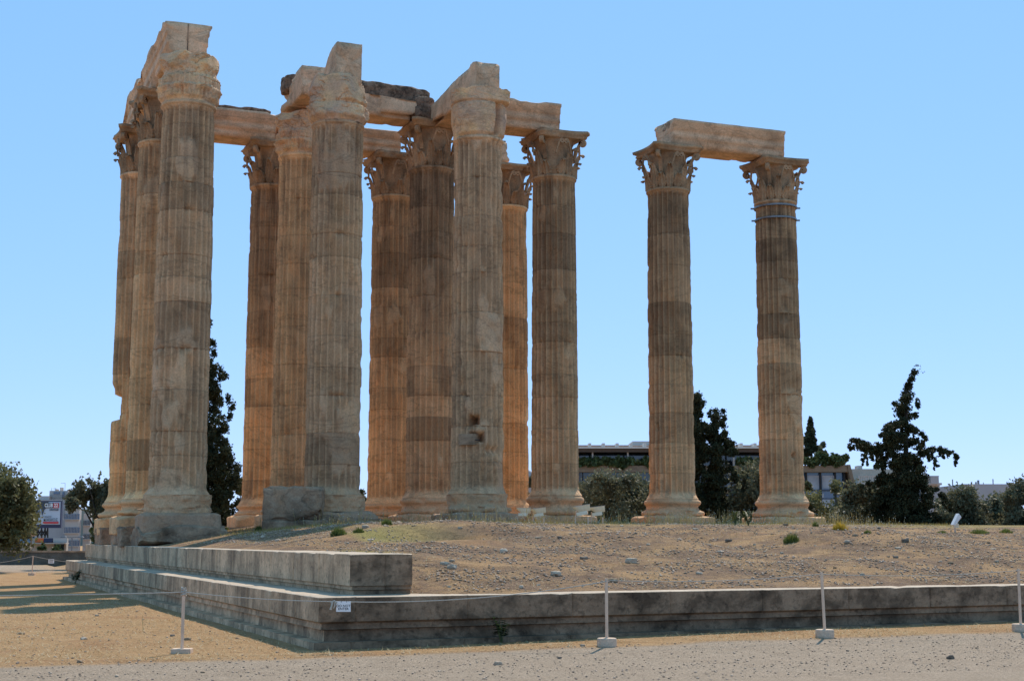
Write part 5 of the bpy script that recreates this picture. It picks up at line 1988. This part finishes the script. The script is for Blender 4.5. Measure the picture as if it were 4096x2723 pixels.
for k, (x0, x1, lab) in enumerate(HED):
    cl = []
    x = x0
    while x < x1:
        top = 1054 if k < 3 else 1040 + (8 if x < 1880 else 0)
        cl.append((x, r.uniform(top + 5, 1070), r.uniform(6, 10), r.uniform(5, 8)))
        x += r.uniform(2.2, 4.5)
    cl = clumps_px(cl, 170.2, .5, k)
    v, f = leaf_cloud(cl, int((x1 - x0) * 95), .26, 600 + k, 1.5, .45)
    v0 = v.mean(0)
    tag(link('terrace_hedge', make_mesh('terrace_hedge', v - v0, f, M_HEDGE, False), None, v0), lab, 'hedge', 'planting on the terrace of the modern building')
cl = [(1867 + r.uniform(-1, 1) * (1 + 12 * t ** .8), 966 + 76 * t, 3 + 4 * t, 6) for t in [k / 40 for k in range(41)] for _ in (0, 1)]
cb = at(1868, 1045, 176)
tree('cypress_tree', cb, clumps_px(cl, 176, .6, 3), 9000, .26, 141, M_CYP, 'slim pointed cypress standing on the roof terrace of the modern building', 'cypress', 'dark conifers', .2, 0)
bush(1842, 1862, 1008, 1050, 178, 10, 1500, .25, 143, M_OLIVE, 'small olive tree left of the slim roof cypress', group='terrace trees', tr=.1)
bush(1880, 1906, 1016, 1050, 178, 10, 1300, .25, 145, M_OLIVE, 'thin olive tree right of the slim roof cypress', group='terrace trees', tr=.1)

# apartment house behind the conifer
Fa = Fac(205)
c = at(2060, 1239, 205)
ap = empty('apartment_house', (c[0], 205, -1))
tag(ap, 'pale balconied apartment house half hidden behind the pyramid shaped conifer', 'building')
Fa.part(ap, 'body', M_BWHITE, [(1962, 2172, 1112, 1260, 1.5, 5)])
Fa.part(ap, 'penthouse', M_BBEIGE, [(1958, 2120, 1077, 1112, 3.5, 6)])
Fa.part(ap, 'dark_gap', M_BSHADE, [(1968, 1973, 1080, 1100, 3.3, 3.55)])
Fa.part(ap, 'roof_tank', M_BWHITE, [(1996, 2006, 1068, 1077, 5, 7)])
for (y0, x0, x1) in ((1097, 1978, 2162), (1146, 1978, 2165), (1190, 1978, 2165)):
    Fa.part(ap, 'balcony_slab', M_BWHITE, [(x0 - 6, x1 + 6, y0 + 15, y0 + 20, -.4, 2)])
    Fa.part(ap, 'railing', M_BWHITE, [(x, x + 1.6, y0, y0 + 15, -.2, 0) for x in np.arange(x0, x1, 5.2)] + [(x0, x1, y0 - 1.5, y0, -.25, .05)])
Fa.part(ap, 'corner_pier', M_BGREY, [(2142, 2158, 1096, 1114, -.6, 1.4)])
Fa.part(ap, 'window', M_GLASS, [(1984, 1998, 1126, 1146, 1.35, 1.55), (2004, 2012, 1126, 1146, 1.35, 1.55), (2120, 2148, 1122, 1146, 1.35, 1.55), (1990, 2020, 1170, 1190, 1.35, 1.55), (2100, 2130, 1168, 1190, 1.35, 1.55)])
Fa.part(ap, 'antenna', M_IRON, [(2110, 2111, 1068, 1098, 2, 2.1)])

Fb = Fac(150)
c = at(2265, 1239, 150)
gb = empty('plain_building', (c[0], 150, -1))
tag(gb, 'plain windowless grey building with roof poles, above the olives at far right', 'building')
Fb.part(gb, 'wall', M_BGREY, [(2192, 2226, 1119.5, 1260, .8, 9), (2225, 2333, 1114.5, 1260, 0, 10)])
Fb.part(gb, 'chimney', M_BAND, [(2274, 2277.5, 1103, 1114.6, 3, 3.2)])
Fb.part(gb, 'chimney', M_BAND, [(2269, 2271.5, 1107, 1114.6, 3, 3.2)])
Fb.part(gb, 'pole', M_BAND, [(2214.5, 2215.7, 1101, 1119.6, 3, 3.1), (2287, 2287.8, 1108, 1114.6, 3, 3.1), (2309.5, 2310.7, 1100, 1114.6, 3, 3.1)])

# domed building sliver between columns
Fd = Fac(190)
c = at(1216, 1239, 190)
dm = empty('domed_building', (c[0], 190, -1))
tag(dm, 'small pale domed building glimpsed beside the right end column', 'building')
Fd.part(dm, 'wall', M_BWHITE, [(1202, 1230, 1098, 1260, 0, 5)])
dc = at(1216, 1098, 192)
mb = MB()
mb.lathe([(.75 * math.cos(a) + .01, .9 * math.sin(a)) for a in np.linspace(0, math.pi / 2, 7)], 16)
o = mb.build('dome', M_BGREY, dm, smooth=True)
o.location = (dc[0] - c[0], 2, dc[2] + 1)

# left: boundary wall, white office block with billboard, shops, street lamp
wl = at(90, 1300, 95)
mb = MB()
rz_w = 0.05
wv, wf = rough_block((60, .6, 1.05), 24, .03, .04, .5, 71, .02)
o = link('boundary_wall', make_mesh('boundary_wall', wv, wf, stone_mat('boundary_stone', (0.17, 0.15, 0.125), dark=.5, vein=0, bump_s=.8), False), None, (wl[0], 95, -.2), 0)
tag(o, 'low dark stone boundary wall at the far left edge of the site', 'wall')
mb = MB()
mb.box((0, 0, 0), (60.2, .75, .10))
o2 = mb.build('coping', M_BLOCK, o, loc=(0, 0, 1.06))

Fo = Fac(185)
c = at(170, 1239, 185)
of = empty('office_block', (c[0], 185, -2))
tag(of, 'white office block with ribbon windows behind the billboard at far left', 'building')
Fo.part(of, 'wall', M_BGREY, [(72, 148, 1150, 1300, 1.0, 2.2)])
Fo.part(of, 'facade', M_BWHITE, [(146, 183, 1167, 1300, 0, 1.0), (182, 203, 1182, 1300, 1.2, 1.8)])
for y in (1183, 1214, 1244):
    Fo.part(of, 'window_band', M_GLASSB, [(148, 183, y, y + 12.5, -.08, .1)])
    Fo.part(of, 'window_bar', M_BWHITE, [(148 + 3.5 * k, 148.9 + 3.5 * k, y, y + 12.5, -.16, -.06) for k in range(10)] + [(147, 184, y + 12.5, y + 14, -.3, .1)])
for y in (1198, 1230):
    Fo.part(of, 'window', M_GLASS, [(186, 203, y, y + 11, 1.1, 1.3)])
    Fo.part(of, 'window_bar', M_BWHITE, [(186 + 3.4 * k, 186.7 + 3.4 * k, y, y + 11, 1.0, 1.14) for k in range(6)] + [(185.5, 204, y + 11, y + 12.3, .9, 1.2)])
Fo.part(of, 'penthouse', M_BWHITE, [(96, 143, 1128, 1152, 3, 4), (76, 102, 1141, 1152, 2, 4), (143, 146, 1128, 1166, 2, 3)])
Fo.part(of, 'penthouse_window', M_GLASSB, [(107, 121, 1131, 1136, 2.88, 3.02), (127, 132, 1131, 1147, 2.88, 3.02), (113, 140, 1156, 1161, .88, 1.02)])
Fo.part(of, 'railing', M_BAND, [(103, 145, 1138, 1138.8, 2.2, 2.3)] + [(103 + 3 * k, 103.5 + 3 * k, 1138, 1148, 2.2, 2.3) for k in range(15)])
Fo.part(of, 'chimney', M_BWHITE, [(99, 102.5, 1123, 1129, 5, 6), (110, 113.5, 1119, 1129, 5, 6), (145, 148, 1128, 1133, 5, 6)])
Fo.part(of, 'water_tank', M_BSHADE, [(127, 140, 1124.5, 1128.5, 5, 8)])
Fo.part(of, 'antenna', M_BAND, [(116, 116.5, 1108, 1129, 6, 6.1), (107, 116.5, 1108, 1108.6, 6, 6.1), (84, 84.5, 1120, 1141, 6, 6.1), (92, 92.5, 1119, 1141, 6, 6.1), (88, 96, 1121, 1121.6, 6, 6.1)])

Fh = Fac(172)
c = at(108, 1239, 172)
hb = empty('billboard', (c[0], 172, -2))
tag(hb, 'large pale CLUB 22 billboard with dark frame on a steel scaffold at far left', 'billboard')
Fh.part(hb, 'frame', M_NAVY, [(66, 142.5, 1153, 1215.5, 0, .5)])
Fh.part(hb, 'poster', M_ADPALE, [(68, 140, 1155.5, 1207.5, -.06, .02)])
Fh.part(hb, 'portrait', M_ADSKIN, [(66.5, 92, 1156, 1207, -.09, -.055), (92, 97, 1156, 1185, -.09, -.055)])
mb = MB()


def hp_(x, y, d=-.13):
    p = at(x, y, 172)
    return (p[0] - c[0], d, p[2] + 2)


mb.add([hp_(66.5, 1154), hp_(113, 1154), hp_(110, 1166), hp_(103, 1174), hp_(98, 1188), hp_(96, 1172), hp_(86, 1168), hp_(76, 1160)], [(0, 1, 2, 3, 4, 5, 6, 7)])
mb.add([hp_(79, 1179), hp_(84, 1176.5), hp_(94, 1177), hp_(90, 1181), hp_(84, 1180.5)], [(0, 1, 2, 3, 4)])
mb.add([hp_(66.5, 1192), hp_(78, 1197), hp_(80, 1204), hp_(74, 1203)], [(0, 1, 2, 3)])
mb.build('hair_and_eye', M_ADDARK, hb)
Fh.part(hb, 'title_box', M_ADDARK, [(104, 123.5, 1158, 1169.5, -.17, -.10)])
Fh.part(hb, 'number_box', M_RED, [(123.6, 136.5, 1158, 1169.5, -.17, -.10)])
Fh.part(hb, 'red_strip', M_RED, [(99.5, 135.5, 1201, 1205.5, -.17, -.10)])


def htext(body, x, y, hpx, mat, sx=1.0, bold=.02, d=-.19):
    p = hp_(x, y, d)
    text(body, hpx * S * 172 / FPX / .70, mat, hb, p, (math.pi / 2, 0, 0), sx, bold)


htext('CLUB', 113.5, 1163.8, 8.0, M_SIGN, .66, .02)
htext('22', 130, 1163.8, 8.0, M_SIGN, .82, .015)
htext('LIVE STAGE', 125.5, 1173.8, 3.6, M_ADDARK, .78, .015)
htext('ΠΑΝΟΣ', 110, 1190.3, 4.0, M_INK, 1.0, 0)
htext('ΚΙΑΜΟΣ', 117.8, 1197, 6.2, M_INK, .95, 0)
mb = MB()
for x in (75, 85, 94, 102, 108):
    mb.tube([hp_(x, 1215, .3), hp_(x, 1238, .3)], .09, 5)
for (x0, x1) in ((75, 85), (85, 94), (94, 102), (102, 108)):
    mb.tube([hp_(x0, 1218, .3), hp_(x1, 1236, .3)], .06, 5)
    mb.tube([hp_(x0, 1236, .3), hp_(x1, 1218, .3)], .06, 5)
    mb.tube([hp_(x0, 1226, .3), hp_(x1, 1226, .3)], .06, 5)
mb.build('scaffold', M_IRON, hb)

Fs = Fac(160)
c = at(90, 1239, 160)
sh = empty('shop_building', (c[0], 160, -2))
tag(sh, 'low shop building with an orange and blue sign below the billboard', 'building')
Fs.part(sh, 'wall', M_BBEIGE, [(68, 150, 1240, 1300, .5, 1.2)])
Fs.part(sh, 'sign_panel', M_ORANGE, [(79, 99, 1239, 1248.5, .2, .45)])
Fs.part(sh, 'sign_panel', M_NAVY, [(99.2, 120, 1239, 1248.5, .2, .45)])
Fs.part(sh, 'sign_panel', M_BWHITE, [(121, 154, 1239, 1249, .2, .45)])
Fs.part(sh, 'canopy', M_BWHITE, [(68, 156, 1250, 1252, -.8, .5)])
Fs.part(sh, 'door', M_BWHITE, [(85, 97, 1259, 1276, .35, .52)])
Fs.part(sh, 'shop_window', M_GLASS, [(122, 145, 1252.5, 1272, .35, .52)])

Ft = Fac(150)
c = at(30, 1239, 150)
th_ = empty('old_house', (c[0], 150, -2))
tag(th_, 'dark low houses with terracotta roof and blue awning behind the left olive tree', 'building')
Ft.part(th_, 'wall', M_BSHADE, [(-60, 66, 1210, 1300, .5, 1.3)])
Ft.part(th_, 'gable_wall', M_BBEIGE, [(-20, 12, 1224, 1240, .2, .6), (44, 68, 1256, 1300, .2, .6)])
Ft.part(th_, 'roof', M_TILE, [(55, 74, 1228, 1234, -.5, 1.2), (-40, 10, 1219, 1224, -.5, 1.2)])
Ft.part(th_, 'awning', M_BLUEA, [(40, 68, 1241, 1250, -1.2, .3)])
Ft.part(th_, 'shutter', M_NAVY, [(22, 39, 1238, 1268, .2, .6)])
Ft.part(th_, 'shutter_slat', M_BGREY, [(23, 37, 1239 + 2.2 * k, 1239.7 + 2.2 * k, .1, .22) for k in range(13)])
Ft.part(th_, 'fascia', M_BWHITE, [(-40, 21, 1249, 1255, -.6, .3)])
Ft.part(th_, 'post', M_BWHITE, [(66.5, 67.5, 1250, 1290, -1.1, -.9)])

lp = at(165, 1262, 140)
lr = empty('street_lamp', (lp[0], 140, -1))
tag(lr, 'double armed street lamp in front of the white office block', 'street lamp')
mb = MB()
hz = at(165, 1237.5, 140)[2] + 1
mb.tube([(0, 0, 0), (0, 0, hz)], [.09, .06], 8)
mb.tube([(-.75, 0, hz + .02), (0, 0, hz), (.75, 0, hz + .07)], .035, 6)
mb.build('pole', M_BAND, lr)
for sg in (-1, 1):
    mb = MB()
    mb.box((sg * .80, 0, hz + .05), (.62, .26, .13), taper=.7)
    mb.build('lamp_head', M_BAND, lr, bevel=.03)
bush(208, 232, 1180, 1260, 150, 14, 3500, .24, 151, M_HEDGE, 'rounded green street tree left of the leftmost column', 'tree', 'street_tree', tr=.15)
bush(136, 150, 1142, 1166, 200, 8, 1400, .24, 153, M_CYP, 'small dark cypress beside the white office penthouse', 'cypress', 'cypress_tree', 'dark conifers')
bush(88, 106, 1246, 1275, 155, 8, 1500, .2, 155, M_HEDGE, 'street bush in front of the shop with the orange sign', 'bush', 'bush')
bush(122, 142, 1252, 1275, 152, 8, 1500, .2, 157, M_HEDGE, 'green street bush right of the shop door', 'bush', 'bush')
# hillside far behind on the left
hv_ = []
for k in range(40):
    x = -260 + k * 14
    hv_.append((x, 640, -5 + 0 * k))
    hv_.append((x, 640, 13 + 3 * math.sin(k * .5) - max(0, x + 130) * .12))
    hv_.append((x, 900, -5))
f = []
for k in range(39):
    a = k * 3
    f += [(a, a + 3, a + 4, a + 1), (a + 1, a + 4, a + 5, a + 2)]
mb = MB()
mb.add(hv_, f)
tag(mb.build('hill', plain_mat('far_hill', (.25, .27, .24), rough=1, var=.3, scale=.05)), kind='structure')
